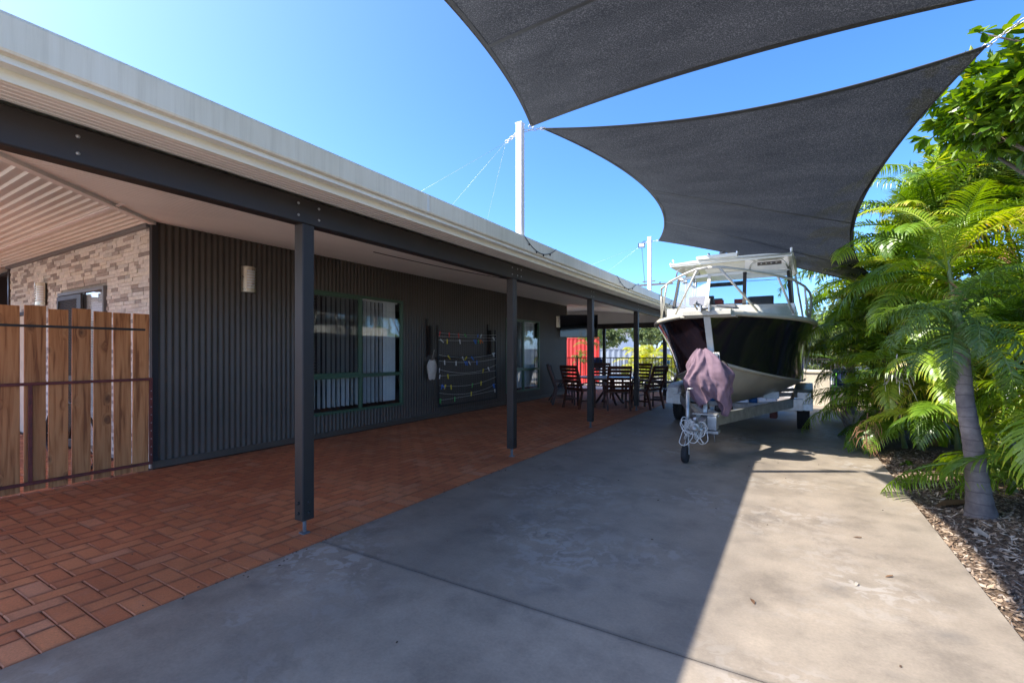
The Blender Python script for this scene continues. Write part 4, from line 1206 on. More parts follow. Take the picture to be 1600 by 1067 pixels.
def sling_chair():
    t = thing('sling_chair', 'x', 'chair')
    b = MB()
    for sx_ in (-.26, .26):
        b.tube([(sx_, .28, 0), (sx_, .22, .42), (sx_, -.2, .40), (sx_, -.42, 1.04)], .014, 8); b.tube([(sx_, -.36, 0), (sx_, .05, .62), (sx_, .24, .62)], .014, 8)
    b.tube([(-.26, -.42, 1.04), (.26, -.42, 1.04)], .014, 8); b.tube([(-.26, .27, .05), (.26, .27, .05)], .01, 6)
    b.build('frame', 'black_metal', t)
    b = MB(); P = []
    for y_, z_ in ((.22, .42), (.1, .39), (-.1, .37), (-.19, .41), (-.27, .62), (-.35, .84), (-.42, 1.03)): P.append([(x_, y_, z_ - .012 * (1 - (x_ / .25) ** 2)) for x_ in (-.25, -.12, 0, .12, .25)])
    b.grid(P, True); b.build('sling', 'sling', t)
    return t
wc = wood_chair()
cs = [(-108, 'dark timber armchair with its slatted back to the camera, nearest side of table', 1.24),
      (-150, 'dark timber armchair left of the table, between the third post and the sling chair', 1.25),
      (-22, 'dark timber armchair at the right end of the table, nearest the driveway', 1.25),
      (-62, 'dark timber armchair at the front right of the table beside the fourth post', 1.24),
      (14, 'dark timber armchair with tilted slatted back, farthest right beside the fifth post', 1.42),
      (72, 'dark timber armchair facing the camera behind the right half of the table', 1.25),
      (118, 'dark timber armchair facing the camera behind the left half of the table', 1.25)]
for i, (a, lab, r_) in enumerate(cs):
    o = wc if i == 0 else copy_tree(wc)
    th = R(a); o.location = (TX + r_ * math.cos(th), TY + r_ * math.sin(th), 0.002); o.rotation_euler = (0, 0, th + math.pi / 2); o['label'] = lab
sc_ = sling_chair(); sc_.location = (-5.95, 12.85, .002); sc_.rotation_euler = (0, 0, R(-75)); sc_['label'] = 'black metal sling chair standing next to the dark wall corner'

# ------------------------------------------------------------------ shade posts and sails
def shade_post(x, y, ztop, w_, label, base=0.0, hook=()):
    t = thing('shade_post', label, 'post', (x, y, base), 0, 'white square posts holding the shade sails')
    b = MB(); b.bev(-w_ / 2, w_ / 2, -w_ / 2, w_ / 2, 0, ztop - base, .006); b.build('post', 'white_paint', t)
    b = MB(); b.box(-w_ / 2 - .004, w_ / 2 + .004, -w_ / 2 - .004, w_ / 2 + .004, ztop - base, ztop - base + .012); b.build('cap', 'white_paint', t)
    return t
PA = (-2.80, 4.86); PB = (-2.80, 10.74)
shade_post(*PA, 4.14, .08, 'tall white square post rising behind the gutter, taller of the two', 2.66)
shade_post(*PB, 4.02, .08, 'white square post rising behind the gutter near the boat, with a floodlight', 2.66)
shade_post(2.02, 5.40, 4.7, .10, 'white square post hidden among leaves right of the driveway', 0.0)
shade_post(2.05, 11.7, 3.2, .10, 'white square post hidden behind the palms beyond the boat', 0.0)
def bow3(p, q, d, s_, n=24, end=.0):
    p, q, d = Vector(p), Vector(q), Vector(d)
    return [p.lerp(q, i / n) + d * (s_ * 4 * (i / n) * (1 - i / n)) for i in range(n + 1)]
def sail(label, c, bows, n=28, seams=()):
    """c: four corners in order; bows: inward bow vector per edge"""
    E = []
    for k in range(4):
        p, q = Vector(c[k]), Vector(c[(k + 1) % 4]); E.append(bow3(p, q, bows[k], 1.0, n))
    bot, rgt, topE, lft = E[0], E[1], list(reversed(E[2])), list(reversed(E[3]))
    c00, c10, c11, c01 = [Vector(k) for k in c]
    def S(i, j):
        u, v = i / n, j / n
        p = bot[i] * (1 - v) + topE[i] * v + lft[j] * (1 - u) + rgt[j] * u
        p = p - (c00 * (1 - u) * (1 - v) + c10 * u * (1 - v) + c11 * u * v + c01 * (1 - u) * v)
        return p + Vector((0, 0, .006 * noise.noise(Vector((p.x * 2.2, p.y * 2.2, 1)))))
    G = [[S(i, j) for j in range(n + 1)] for i in range(n + 1)]
    t = thing('shade_sail', label, 'shade sail', tuple(c[0]), 0, 'dark shade sails over the driveway')
    off = Vector(c[0])
    b = MB(); b.grid([[p - off for p in r] for r in G], True); b.build('cloth', 'sail', t)
    b = MB()
    for e in E:
        # flat folded hem, 5 cm wide
        m = sum((Vector(k) for k in c), Vector()) / 4
        inner = [p + (m - p).normalized() * .05 for p in e]
        for dz in (-.004, .004):
            b.grid([[p - off + Vector((0, 0, dz)) for p in e], [p - off + Vector((0, 0, dz)) for p in inner]], True)
        b.tube([p - off for p in e], .007, 6)
    b.build('hem', 'sail_hem', t)
    for k, u in seams:
        b = MB()
        line = [G[i][int(round(u * n))] for i in range(n + 1)] if k == 'v' else [G[int(round(u * n))][j] for j in range(n + 1)]
        w_ = (line[-1] - line[0]).cross(Vector((0, 0, 1))).normalized() * .02
        for dz in (-.004,):
            b.grid([[p - off - w_ + Vector((0, 0, dz)) for p in line], [p - off + w_ + Vector((0, 0, dz)) for p in line]], True)
        b.build('seam', 'sail_hem', t)
    for q in c:
        b = MB(); v = (m - Vector(q)).normalized()
        side = v.cross(Vector((0, 0, 1))).normalized() * .012
        b.tube([Vector(q) - off + Vector((math.cos(a) * .035, math.sin(a) * .035, 0)) for a in [k_ * math.pi / 4 for k_ in range(8)]], .005, 6, True); b.build('corner_ring', 'alu', t)
    return t
sail('nearer charcoal shade sail stretched overhead across the top of the photo',
     [(-2.70, 4.95, 4.13), (-2.72, .2, 4.2), (1.9, .3, 4.3), (1.80, 5.02, 4.12)],
     [(.41, 0, -.03), (0, .3, 0), (-.4, 0, 0), (0, -.30, -.05)], 32, (('h', .32), ('h', .72),))
sail('farther charcoal shade sail spread above the boat',
     [(-2.56, 4.98, 4.08), (1.46, 5.70, 4.12), (1.86, 11.55, 2.50), (-2.60, 10.72, 3.92)],
     [(0, .36, -.03), (-.88, .25, -.1), (0, -.62, -.02), (.60, 0, -.02)], 32, (('v', .44), ('v', .74)))
def chain(p, q, label, r=.0055):
    p, q = Vector(p), Vector(q); L = (q - p).length; n = max(2, int(L / .045)); b = MB(); d = (q - p).normalized()
    s_ = d.cross(Vector((0, 0, 1))).normalized(); u = s_.cross(d)
    for i in range(n):
        c_ = p + d * (L * (i + .5) / n); e = s_ if i % 2 else u
        b.tube([c_ + d * (.032 * math.cos(a)) + e * (.014 * math.sin(a)) for a in [2 * math.pi * k / 8 for k in range(8)]], r * .7, 5, True)
    return tag(b.build('chain', 'galv'), label, 'chain')
chain((PA[0] + .04, PA[1] + .02, 4.06), (-2.57, 4.97, 4.08), 'short galvanised chain between the taller white post and the farther sail')
chain((PB[0] + .04, PB[1], 3.93), (-2.61, 10.72, 3.92), 'short galvanised chain between the shorter white post and the sail')
chain((1.48, 5.69, 4.13), (1.97, 5.42, 4.36), 'galvanised chain at the sail corner against the broad green leaves')
# stay wires
def stay(a, targets, label):
    t = thing('stay_wires', label, 'wire', a)
    A_ = Vector(a); ring = Vector(a) + Vector((-.16, .0, -.07))
    b = MB()
    for k in range(5):
        c_ = A_.lerp(ring, (k + .5) / 5)
        b.tube([c_ - A_ + Vector((.028 * math.cos(q), .012 * math.sin(q) * (k % 2), .018 * math.sin(q))) for q in [2 * math.pi * i / 8 for i in range(8)]], .005, 5, True)
    b.build('shackle', 'galv', t)
    for q in targets:
        b = MB(); b.tube([ring - A_, Vector(q) - A_], .0011, 5); b.build('wire', 'galv', t)
stay((PA[0] - .04, PA[1], 4.04), [(-7, 5.2, 3.16), (-7, 7.1, 3.16), (-7, 9.7, 3.16)], 'three thin steel stay wires from the taller white post down to the roof')
stay((PB[0] - .04, PB[1], 3.93), [(-7, 12.0, 3.16), (-7, 15.5, 3.16)], 'thin steel stay wires from the shorter white post down to the roof')
fl = thing('floodlight', 'small black floodlight clamped beside the top of the shorter white post', 'floodlight', (-2.98, 10.72, 3.86), R(20))
b = MB(); b.bev(-.07, .07, -.03, .03, -.05, .05, .006); b.build('housing', 'black_metal', fl)
b = MB(); b.box(-.055, .055, -.034, -.031, -.04, .04); b.build('lens', 'frost', fl)
b = MB(); b.tube([(0, 0, .05), (.05, 0, .09), (.14, 0, .08)], .008, 6); b.build('bracket', 'black_metal', fl)
cbl = MB(); cbl.tube([(-2.97, 10.72, 3.8), (-2.95, 10.8, 3.3), (-2.92, 10.85, 2.8)], .005, 5); cbl.build('cable', 'black_metal', None)
cb = COL.objects[-1]; cb.parent = fl; cb.matrix_parent_inverse = Matrix.LocRotScale(fl.location, fl.rotation_euler, None).inverted()

# ------------------------------------------------------------------ boat
BO = (-1.03, 7.0, 0.0); BR = R(-1.5)
boat = thing('motor_boat', 'dark hulled cabin fishing boat with white hardtop parked on trailer', 'boat', BO, BR)
LB = 6.1
def gx(s_): return 1.23 * (1 - (1 - min(max(s_, 0) / 2.5, 1)) ** 2.15) + .04
def gz(s_): return 1.985 - .03 * min(s_, 3) + .0
def Gp(u): s_ = LB * u ** 1.35; return Vector((gx(s_), s_, gz(s_)))
def Cp(u):
    s_ = (LB - .40) * u ** 1.35; return Vector((1.09 * (1 - (1 - min(s_ / 2.9, 1)) ** 1.75) + .015, .40 + s_, .80 + .51 * math.exp(-s_ / 1.75)))
def Kp(u):
    s_ = (LB - .55) * u ** 1.35; return Vector((0.0, .55 + s_, .50 + .46 * math.exp(-s_ / .5)))
NU = 44
for side, nm in ((1, 'hull_side'), (-1, 'hull_side')):
    b = MB(); P = []
    for i in range(NU + 1):
        u = i / NU; a, c = Gp(u), Cp(u); row = []
        for j in range(11):
            t = j / 10; p = a.lerp(c, t); p.x -= .07 * math.sin(math.pi * t) * min(1, u * 5) * (1 - u * .6); row.append((p.x * side, p.y, p.z))
        P.append(row)
    b.grid(P, True, side < 0); b.build('hull_side', 'hull', boat)
    b = MB(); P = []
    for i in range(NU + 1):
        u = i / NU; a, c = Cp(u), Kp(u); row = []
        for j in range(9):
            t = j / 8; p = a.lerp(c, t); p.z += .085 * math.sin(math.pi * t) * (1 if u > .05 else u * 20) * -1; row.append((p.x * side, p.y, p.z))
        P.append(row)
    b.grid(P, True, side < 0); b.build('hull_bottom', 'hull_bottom', boat)
    # chine strip and gunwale moulding
    b = MB(); P = []
    for i in range(NU + 1):
        p = Cp(i / NU); q = Kp(i / NU); d = (q - p).normalized(); dn = (Gp(i / NU) - p).normalized()
        P.append([((p + dn * .012).x * side + .012 * side, (p + dn * .012).y - .006, (p + dn * .012).z), (p.x * side + .022 * side, p.y - .008, p.z - .004),
                  ((p + d * .035).x * side + .012 * side, (p + d * .035).y - .008, (p + d * .035).z - .012), ((p + d * .04).x * side, (p + d * .04).y, (p + d * .04).z)])
    b.grid(P, True, side < 0); b.build('chine_strip', 'boat_stripe', boat)
    b = MB(); P = []
    for i in range(NU + 1):
        p = Gp(i / NU); u = i / NU
        pr = [(-.10, .028), (-.02, .034), (.03, .026), (.048, -.004), (.043, -.028), (.02, -.042), (-.01, -.046)]
        s_ = LB * u ** 1.35; tx = gx(s_ + .02) - gx(s_ - .02 if s_ > .02 else 0); n_ = Vector((.04, -tx * 1.0, 0)).normalized()
        P.append([((p.x + n_.x * a) * side, p.y + n_.y * a, p.z + c) for a, c in pr])
    b.grid(P, True, side < 0); b.build('gunwale', 'boat_stripe', boat)
# deck
b = MB(); P = []
for i in range(NU + 1):
    p = Gp(i / NU); P.append([(p.x * v, p.y, p.z + .03 + .05 * (1 - v * v)) for v in (-1, -.6, -.2, .2, .6, 1)])
b.grid(P, True, True); b.build('deck', 'white_gel', boat)
# transom closing
e0, e1, e2 = Gp(1), Cp(1), Kp(1)
b = MB(); b.add([(e0.x, e0.y, e0.z), (e1.x, e1.y, e1.z), (0, e2.y, e2.z), (-e1.x, e1.y, e1.z), (-e0.x, e0.y, e0.z)], [(0, 1, 2, 3, 4)]); b.build('transom', 'white_gel', boat)
# bow plate, stem bar, anchor roller
b = MB(); b.bev(-.31, .31, -.10, .24, 1.925, 2.005, .012); b.bev(-.36, .36, -.02, .20, 1.905, 1.9245, .006); b.build('bow_plate', 'boat_stripe', boat)
b = MB(); b.bar((0, -.025, 1.92), (0, .34, 1.36), .085, .03, up=(0, 1, .6)); b.build('stem_bar', 'white_gel', boat)
b = MB(); b.bar((-.06, -.18, 2.02), (-.06, .35, 2.02), .02, .09); b.bar((.05, -.18, 2.02), (.05, .35, 2.02), .02, .09); b.lathe([(.03, -.05), (.018, 0), (.03, .04)], 12, (-.005, -.14, 2.03), 'x'); b.bar((-.005, .0, 2.03), (-.005, .12, 2.17), .05, .03)
b.build('anchor_roller', 'galv', boat)
b = MB(); b.bar((-.14, -.12, 2.10), (-.02, .05, 2.03), .03); b.bar((.12, -.1, 2.05), (.36, .05, 2.02), .08, .012); b.tube([(-.15, .1, 2.03), (-.17, .0, 2.09), (-.12, -.1, 2.12)], .016, 6); b.build('anchor', 'grey_frame', boat)
b = MB(); b.tube([(.012, .3, 1.38), (.0, .26, 1.34), (-.012, .3, 1.30)], .012, 6); b.build('bow_eye', 'alu', boat)
# cabin trunk
st_ = [(.55, .16, 2.01), (.9, .46, 2.06), (1.25, .70, 2.11), (1.55, .84, 2.16), (1.80, .93, 2.205)]
b = MB(); P = []
for s_, w_, z_ in st_: P.append([(-w_ - .08, s_, 1.95), (-w_ - .02, s_, z_ - .04), (-w_ + .05, s_, z_), (0, s_, z_ + .03), (w_ - .05, s_, z_), (w_ + .02, s_, z_ - .04), (w_ + .08, s_, 1.95)])
b.grid(P, True, True); b.add(P[0], [tuple(range(7))]); b.build('cabin_trunk', 'white_gel', boat)
b = MB(); b.bev(-.22, .22, 1.02, 1.38, 2.10, 2.17, .01); b.build('deck_hatch', 'grey_frame', boat)
for sd in (-1, 1):
    b = MB(); x0_, x1_ = sorted((sd * .90, sd * 1.0)); b.box(x0_, x1_, 1.80, 4.1, 1.95, 2.21); b.build('cabin_side', 'white_gel', boat)
# windscreen
zb_, zt_ = 2.22, 2.80
pos = [-.94, -.33, .27, .94]; sh = [2.02, 1.80, 1.80, 2.02]; 
def wsb(k): return Vector((pos[k], sh[k], zb_))
def wst(k): return Vector((pos[k] * .95, sh[k] + .24, zt_))
for k in range(3):
    b = MB(); b.add([wsb(k), wsb(k + 1), wst(k + 1), wst(k)], [(0, 1, 2, 3)]); b.build('windscreen_pane', 'boat_glass', boat)
for sd in (-1, 1):
    b = MB(); b.add([Vector((sd * .94, 2.02, zb_)), Vector((sd * .94, 3.6, zb_)), Vector((sd * .89, 3.6, zt_)), Vector((sd * .893, 2.26, zt_))], [(0, 1, 2, 3)]); b.build('side_pane', 'boat_glass', boat)
    b = MB(); b.tube([(sd * .94, 3.6, zb_), (sd * .89, 3.6, 3.0)], .02, 8); b.build('side_pillar', 'alu_paint', boat)
    b = MB(); b.tube([(sd * .94, 2.9, zb_), (sd * .89, 2.9, 3.0)], .016, 8); b.build('side_pillar', 'alu_paint', boat)
for k in range(4):
    b = MB(); b.bar(wsb(k) + Vector((0, -.012, 0)), wst(k) + Vector((0, -.012, 0)), .055 if k in (1, 2) else .045, .03, up=(0, 1, 0)); b.build('windscreen_pillar', 'black_metal' if k != 1 else 'alu_paint', boat)
b = MB()
for k in range(3):
    b.bar(wsb(k) + Vector((0, -.01, -.01)), wsb(k + 1) + Vector((0, -.01, -.01)), .05, .035)
b.build('windscreen_sill', 'black_metal', boat)
b = MB()
for k in range(3): b.bar(wst(k), wst(k + 1), .045, .05)
b.bar(wst(0), (-.89, 3.6, zt_), .04, .04); b.bar(wst(3), (.89, 3.6, zt_), .04, .04)
b.build('windscreen_rail', 'alu_paint', boat)
# hardtop
b = MB(); P = []
for s_ in (1.85, 1.95, 2.6, 3.4, 4.2):
    z_ = 3.02 + (0 if s_ > 1.9 else -.012)
    P.append([(-.96, s_, z_ - .03), (-.965, s_, z_ + .01), (-.6, s_, z_ + .045), (0, s_, z_ + .06), (.6, s_, z_ + .045), (.965, s_, z_ + .01), (.96, s_, z_ - .03)])
b.grid(P, True, True); b.add(P[0], [tuple(range(7))]); b.add(P[-1], [tuple(reversed(range(7)))]); b.add([P[0][0], P[0][6], P[-1][6], P[-1][0]], [(0, 1, 2, 3)])
b.build('hardtop', 'white_gel', boat)
b = MB(); b.bev(-.50, .16, 1.80, 3.2, 3.055, 3.115, .015); b.build('roof_hatch', 'white_gel', boat)
b = MB()
for sd in (-1, 1):
    b.tube([(sd * .95, 1.86, 3.03), (sd * .97, 2.6, 3.03), (sd * .97, 4.2, 3.02)], .026, 8)
b.tube([(-.95, 1.86, 3.015), (.95, 1.86, 3.015)], .022, 8)
b.build('roof_rail', 'alu_paint', boat)
b = MB(); b.add([(-.34, 2.0, zt_ + .03), (.25, 2.0, zt_ + .03), (.27, 1.90, 3.0), (-.46, 1.90, 3.0)], [(0, 1, 2, 3)]); b.add([(-.34, 2.03, zt_ + .03), (.25, 2.03, zt_ + .03), (.27, 1.93, 3.0), (-.46, 1.93, 3.0)], [(3, 2, 1, 0)]); b.build('visor_panel', 'boat_stripe', boat)
for a_, c_ in ((.30, .90), (-.92, -.50)):
    pts = [(a_, 2.14, zt_ + .02)] + [(a_ + (c_ - a_) * t, 2.06 + .05 * abs(t - .5), zt_ + .03 + .16 * (1 - abs(2 * t - 1) ** 5)) for t in [k / 14 for k in range(1, 14)]] + [(c_, 2.14, zt_ + .02)]
    b = MB(); b.tube(pts, .014, 8); b.build('arch_frame', 'alu', boat)
    b = MB(); b.add(pts, [tuple(range(len(pts)))]); b.build('clear_screen', 'clear_vinyl', boat)
b = MB(); b.bev(.44, .80, 2.12, 2.16, 2.91, 2.965, .006); sp = b.build('switch_panel', 'black_metal', boat)
for k in range(4): b = MB(); b.lathe([(.014, 0), (.012, -.012), (0, -.013)], 10, (.50 + .075 * k, 2.119, 2.938), 'y'); b.build('knob', 'alu', sp)
for x_ in (-.36, .12):
    b = MB(); b.lathe([(.016, 3.11), (.014, 3.17), (.026, 3.185), (.022, 3.22), (0, 3.235)], 10, (x_, 2.2, 0)); b.build('rod_holder', 'alu', boat)
b = MB(); b.lathe([(.05, 3.11), (.05, 3.13), (.02, 3.14), (.02, 3.16), (.045, 3.17), (.04, 3.22), (0, 3.23)], 12, (-.13, 2.15, 0)); b.bar((-.2, 2.15, 3.15), (-.06, 2.15, 3.2), .02); b.build('navigation_light', 'grey_frame', boat)
b = MB(); b.tube([(-.92, 2.0, 3.03), (-.93, 1.95, 3.1)], .01, 6); b.lathe([(.018, 3.09), (.02, 3.12), (0, 3.13)], 8, (-.93, 1.95, 0)); b.build('corner_light', 'white_paint', boat)
b = MB(); b.lathe([(.018, 3.04), (.02, 3.12), (0, 3.13)], 8, (.95, 1.9, 0)); b.build('corner_light', 'white_paint', boat)
# rear posts, targa
b = MB()
for sd in (-1, 1): b.tube([(sd * .95, 4.1, 3.0), (sd * 1.1, 4.6, 2.0)], .022, 8)
b.build('rear_post', 'alu', boat)
# inside the cabin
b = MB(); b.bev(-.85, .85, 2.1, 2.45, 2.05, 2.24, .02); b.build('dash', 'interior', boat)
b = MB(); b.bev(-.70, -.28, 2.2, 2.3, 2.30, 2.45, .01); b.build('chart_plotter', 'black_metal', boat)
for x_ in (-.5, .4): b = MB(); b.bev(x_ - .22, x_ + .22, 3.2, 3.32, 1.9, 2.5, .04); b.build('seat_back', 'interior', boat)
for x_ in (-.20, .12): b = MB(); b.bev(x_ - .06, x_ + .08, 2.25, 2.33, 2.30, 2.37, .01); b.build('red_cushion', 'red_lens', boat)
b = MB(); b.bev(-.38, .22, 2.3, 2.34, 2.62, 2.69, .01); b.build('rear_mirror', 'black_metal', boat)
b = MB(); b.box(-.15, .7, 1.76, 1.785, 2.235, 2.25); b.build('wiper', 'black_metal', boat)
# bow rail
for sd in (-1, 1):
    b = MB()
    b.tube([(0, .02, 2.60), (sd * .16, .08, 2.60), (sd * .42, .40, 2.585), (sd * .72, .85, 2.56), (sd * .98, 1.35, 2.53), (sd * 1.13, 1.9, 2.48), (sd * 1.20, 2.3, 2.42), (sd * 1.225, 2.5, 2.34), (sd * 1.22, 2.62, 2.2), (sd * 1.20, 2.66, 2.0)], .019, 10)
    b.build('bow_rail', 'alu_paint', boat)
    for p, q in (((sd * .14, .07, 2.60), (sd * .58, .62, 2.0)), ((sd * .80, 1.0, 2.55), (sd * 1.0, 1.36, 1.99)), ((sd * 1.13, 1.9, 2.48), (sd * 1.18, 2.1, 1.98))):
        b = MB(); b.tube([p, q], .016, 8); b.lathe([(.035, q[2] - .01), (.03, q[2] + .01)], 8, (q[0], q[1], 0)); b.build('stanchion', 'alu_paint', boat)

# ------------------------------------------------------------------ trailer
tr = thing('boat_trailer', 'galvanised boat trailer with jockey wheel under the dark hulled boat', 'trailer', BO, BR)
for sd in (-1, 1):
    b = MB(); b.bar((sd * .085, -.16, .50), (sd * .93, 2.62, .53), .06, .155); b.build('drawbar', 'galv', tr)
    b = MB(); b.bar((sd * .93, 2.62, .53), (sd * .93, 6.2, .53), .06, .13); b.build('side_rail', 'galv', tr)
    # mudguard over the wheel pair
    b = MB(); x0_, x1_ = sorted((sd * .965, sd * 1.25))
    P = [[(x, s_, z_) for x in (x0_, x1_)] for s_, z_ in ((2.72, .42), (2.74, .62), (2.90, .76), (3.2, .785), (4.6, .785), (4.9, .70), (5.0, .45))]
    b.grid(P, False); P2 = [[(x, s_ + (.02 if s_ < 3 else -.02 if s_ > 4.7 else 0), z_ - .02) for x in (x0_, x1_)] for s_, z_ in ((2.72, .42), (2.74, .62), (2.90, .76), (3.2, .785), (4.6, .785), (4.9, .70), (5.0, .45))]
    b.grid(P2, False, True)
    for xe in (x0_ - .001, x1_ + .001): b.add([(xe, 2.74, .62), (xe, 2.9, .76), (xe, 3.2, .785), (xe, 4.6, .785), (xe, 4.9, .70), (xe, 4.9, .64), (xe, 2.74, .58)], [tuple(range(7))])
    b.build('mudguard', 'galv', tr)
    b = MB(); b.bev(*sorted((sd * 1.02, sd * 1.22)), 2.695, 2.715, .52, .72, .004); b.build('reflector_plate', 'galv', tr)
    b = MB(); b.bev(*sorted((sd * .90, sd * 1.10)), 2.64, 2.72, .40, .60, .004); b.build('step_bracket', 'galv', tr)
    for s_ in (3.35, 4.15):
        b = MB(); c_ = (sd * 1.10, s_, .325)
        b.lathe([(.19, -.085), (.235, -.098), (.30, -.10), (.322, -.085), (.33, -.04), (.325, -.036), (.325, -.028), (.331, -.024), (.331, .024), (.325, .028), (.325, .036), (.33, .04), (.322, .085), (.30, .10), (.235, .098), (.19, .085)], 32, c_, 'x')
        for k in range(30):
            a = 2 * math.pi * k / 30
            for w_ in (-.07, .07): 
                mx = Matrix.Translation(c_) @ Matrix.Rotation(a, 4, 'X'); b.box(w_ - .025, w_ + .025, -.012, .012, .322, .334, mx)
        wh = b.build('wheel', 'rubber', tr)
        b = MB(); b.lathe([(0, -.03), (.07, -.035), (.09, -.01), (.15, .0), (.185, -.05), (.195, -.08), (.195, .08), (.185, .05), (.15, .01), (0, .01)], 24, c_, 'x'); b.build('rim', 'galv', wh)
b = MB(); b.bar((-1.0, 3.35, .325), (1.0, 3.35, .325), .05); b.bar((-1.0, 4.15, .325), (1.0, 4.15, .325), .05); b.build('axle', 'galv', tr)
b = MB(); b.bev(.55, .68, 3.25, 3.45, .16, .36, .02); b.bev(-.68, -.55, 3.25, 3.45, .16, .36, .02); b.build('brake_bracket', 'red_oxide', tr)
for s_, w_ in ((1.0, .38), (2.55, .90), (4.6, .9), (6.1, .9)):
    b = MB(); b.bar((-w_, s_, .535), (0, s_, .44), .05, .08); b.bar((0, s_, .44), (w_, s_, .535), .05, .08); b.build('cross_member', 'galv', tr)
for s_, x_, z_ in ((2.5, .34, .56), (2.5, -.34, .56), (2.7, .62, .64), (2.7, -.62, .64), (1.05, .0, .53), (2.0, 0, .44)):
    b = MB(); b.lathe([(.022, -.07), (.05, -.065), (.055, 0), (.05, .065), (.022, .07)], 14, (x_, s_, z_), 'x'); r_ = b.build('keel_roller', 'blue' if x_ else 'rubber', tr)
    b = MB(); b.box(x_ - .085, x_ - .075, s_ - .02, s_ + .02, z_ - .1, z_ + .03); b.box(x_ + .075, x_ + .085, s_ - .02, s_ + .02, z_ - .1, z_ + .03); b.build('roller_bracket', 'galv', r_)
b = MB(); b.bev(.50, .74, 2.56, 2.66, .60, .72, .005); b.build('marker_box', 'white_paint', tr)
b = MB(); b.bar((0, -.05, .51), (0, -.66, .49), .10, .10); b.build('tongue', 'galv', tr)
b = MB(); b.bev(-.14, .17, -.30, -.12, .585, .60, .003); b.bev(.06, .17, -.34, -.16, .40, .58, .004); b.bev(-.02, .19, -.33, -.15, .345, .385, .004); b.bar((-.0, -.2, .36), (.18, -.2, .58), .02); b.build('hitch_plate', 'galv', tr)
b = MB(); b.tube([(.13, -.25, .35), (.135, -.24, .22)], .006, 6); b.build('chain_hook', 'galv', tr)
b = MB(); b.bar((-.02, -.02, .55), (-.02, .10, 1.40), .07, .05); b.bar((-.1, .08, 1.38), (.12, .10, 1.38), .05, .05); b.lathe([(.06, -.08), (.04, -.07), (.04, .07), (.06, .08)], 14, (0, -.08, 1.05), 'x'); b.build('winch_post', 'galv', tr)
b = MB(); b.lathe([(.02, -.06), (.05, -.06), (.035, 0), (.05, .06), (.02, .06)], 14, (.03, .20, 1.36), 'x'); b.build('bow_roller', 'blue', tr)
b = MB()
for k in range(5): b.tube([(.04 + .022 * k, .14 + .02 * math.sin(k), 1.42), (.05 + .024 * k, .10, 1.30), (.05 + .025 * k, .12, 1.16)], .007, 6)
b.build('winch_strap', 'rope', tr)
b = MB(); b.tube([(.14, .12, 1.32), (.24, .10, 1.26), (.29, .1, 1.12), (.26, .1, 1.02)], .008, 6); b.build('strap_loop', 'black_metal', tr)
# coupling
b = MB(); b.bev(-.05, .05, -.86, -.62, .445, .54, .02); b.lathe([(.0, -.92), (.03, -.915), (.045, -.88), (.045, -.84)], 12, (0, 0, .48), 'y'); b.bar((0, -.7, .55), (0, -.84, .60), .03); b.tube([(-.09, -.78, .46), (.09, -.78, .46)], .025, 8); b.build('coupling', 'galv', tr)
# jockey wheel
jw = MB(); jw.tube([(-.13, -.62, .26), (-.13, -.62, .92)], .026, 12); jw.tube([(-.13, -.62, .92), (-.13, -.62, .95), (-.06, -.64, .955)], .010, 6); jw.box(-.16, -.05, -.66, -.58, .44, .54); jw = jw.build('jockey_stand', 'galv', tr)
b = MB(); c_ = (-.15, -.66, .112); b.lathe([(.06, -.028), (.10, -.036), (.110, -.02), (.112, 0), (.110, .02), (.10, .036), (.06, .028)], 24, c_, 'x'); b.build('jockey_wheel', 'rubber', tr)
b = MB(); b.lathe([(0, -.02), (.062, -.02), (.062, .02), (0, .02)], 16, c_, 'x'); b.bar((-.103, -.66, .11), (-.113, -.62, .28), .05, .006, up=(1, 0, 0)); b.bar((-.197, -.66, .11), (-.147, -.62, .28), .05, .006, up=(1, 0, 0)); b.build('jockey_fork', 'galv', tr)

# rope bundle on the coupling
b = MB()
for k in range(16):
    c_ = Vector((rnd.uniform(-.14, .12), -.80 + rnd.uniform(-.06, .08), rnd.uniform(.36, .52))); r_ = rnd.uniform(.035, .085); a0 = rnd.uniform(0, 6.28); tl = rnd.uniform(-.8, .8)
    m_ = Matrix.Rotation(a0, 3, 'Z') @ Matrix.Rotation(1.2 + tl, 3, 'X')
    b.tube([c_ + m_ @ Vector((r_ * math.cos(q) * (1 + .2 * math.sin(3 * q + k)), r_ * 1.5 * math.sin(q), .012 * math.sin(2 * q))) for q in [2 * math.pi * i / 14 for i in range(14)]], .0055, 5, True)
ro = b.build('rope', 'rope', None, BO); ro.rotation_euler = (0, 0, BR)
tag(ro, 'tangled white rope bundle tied round the trailer coupling', 'rope')
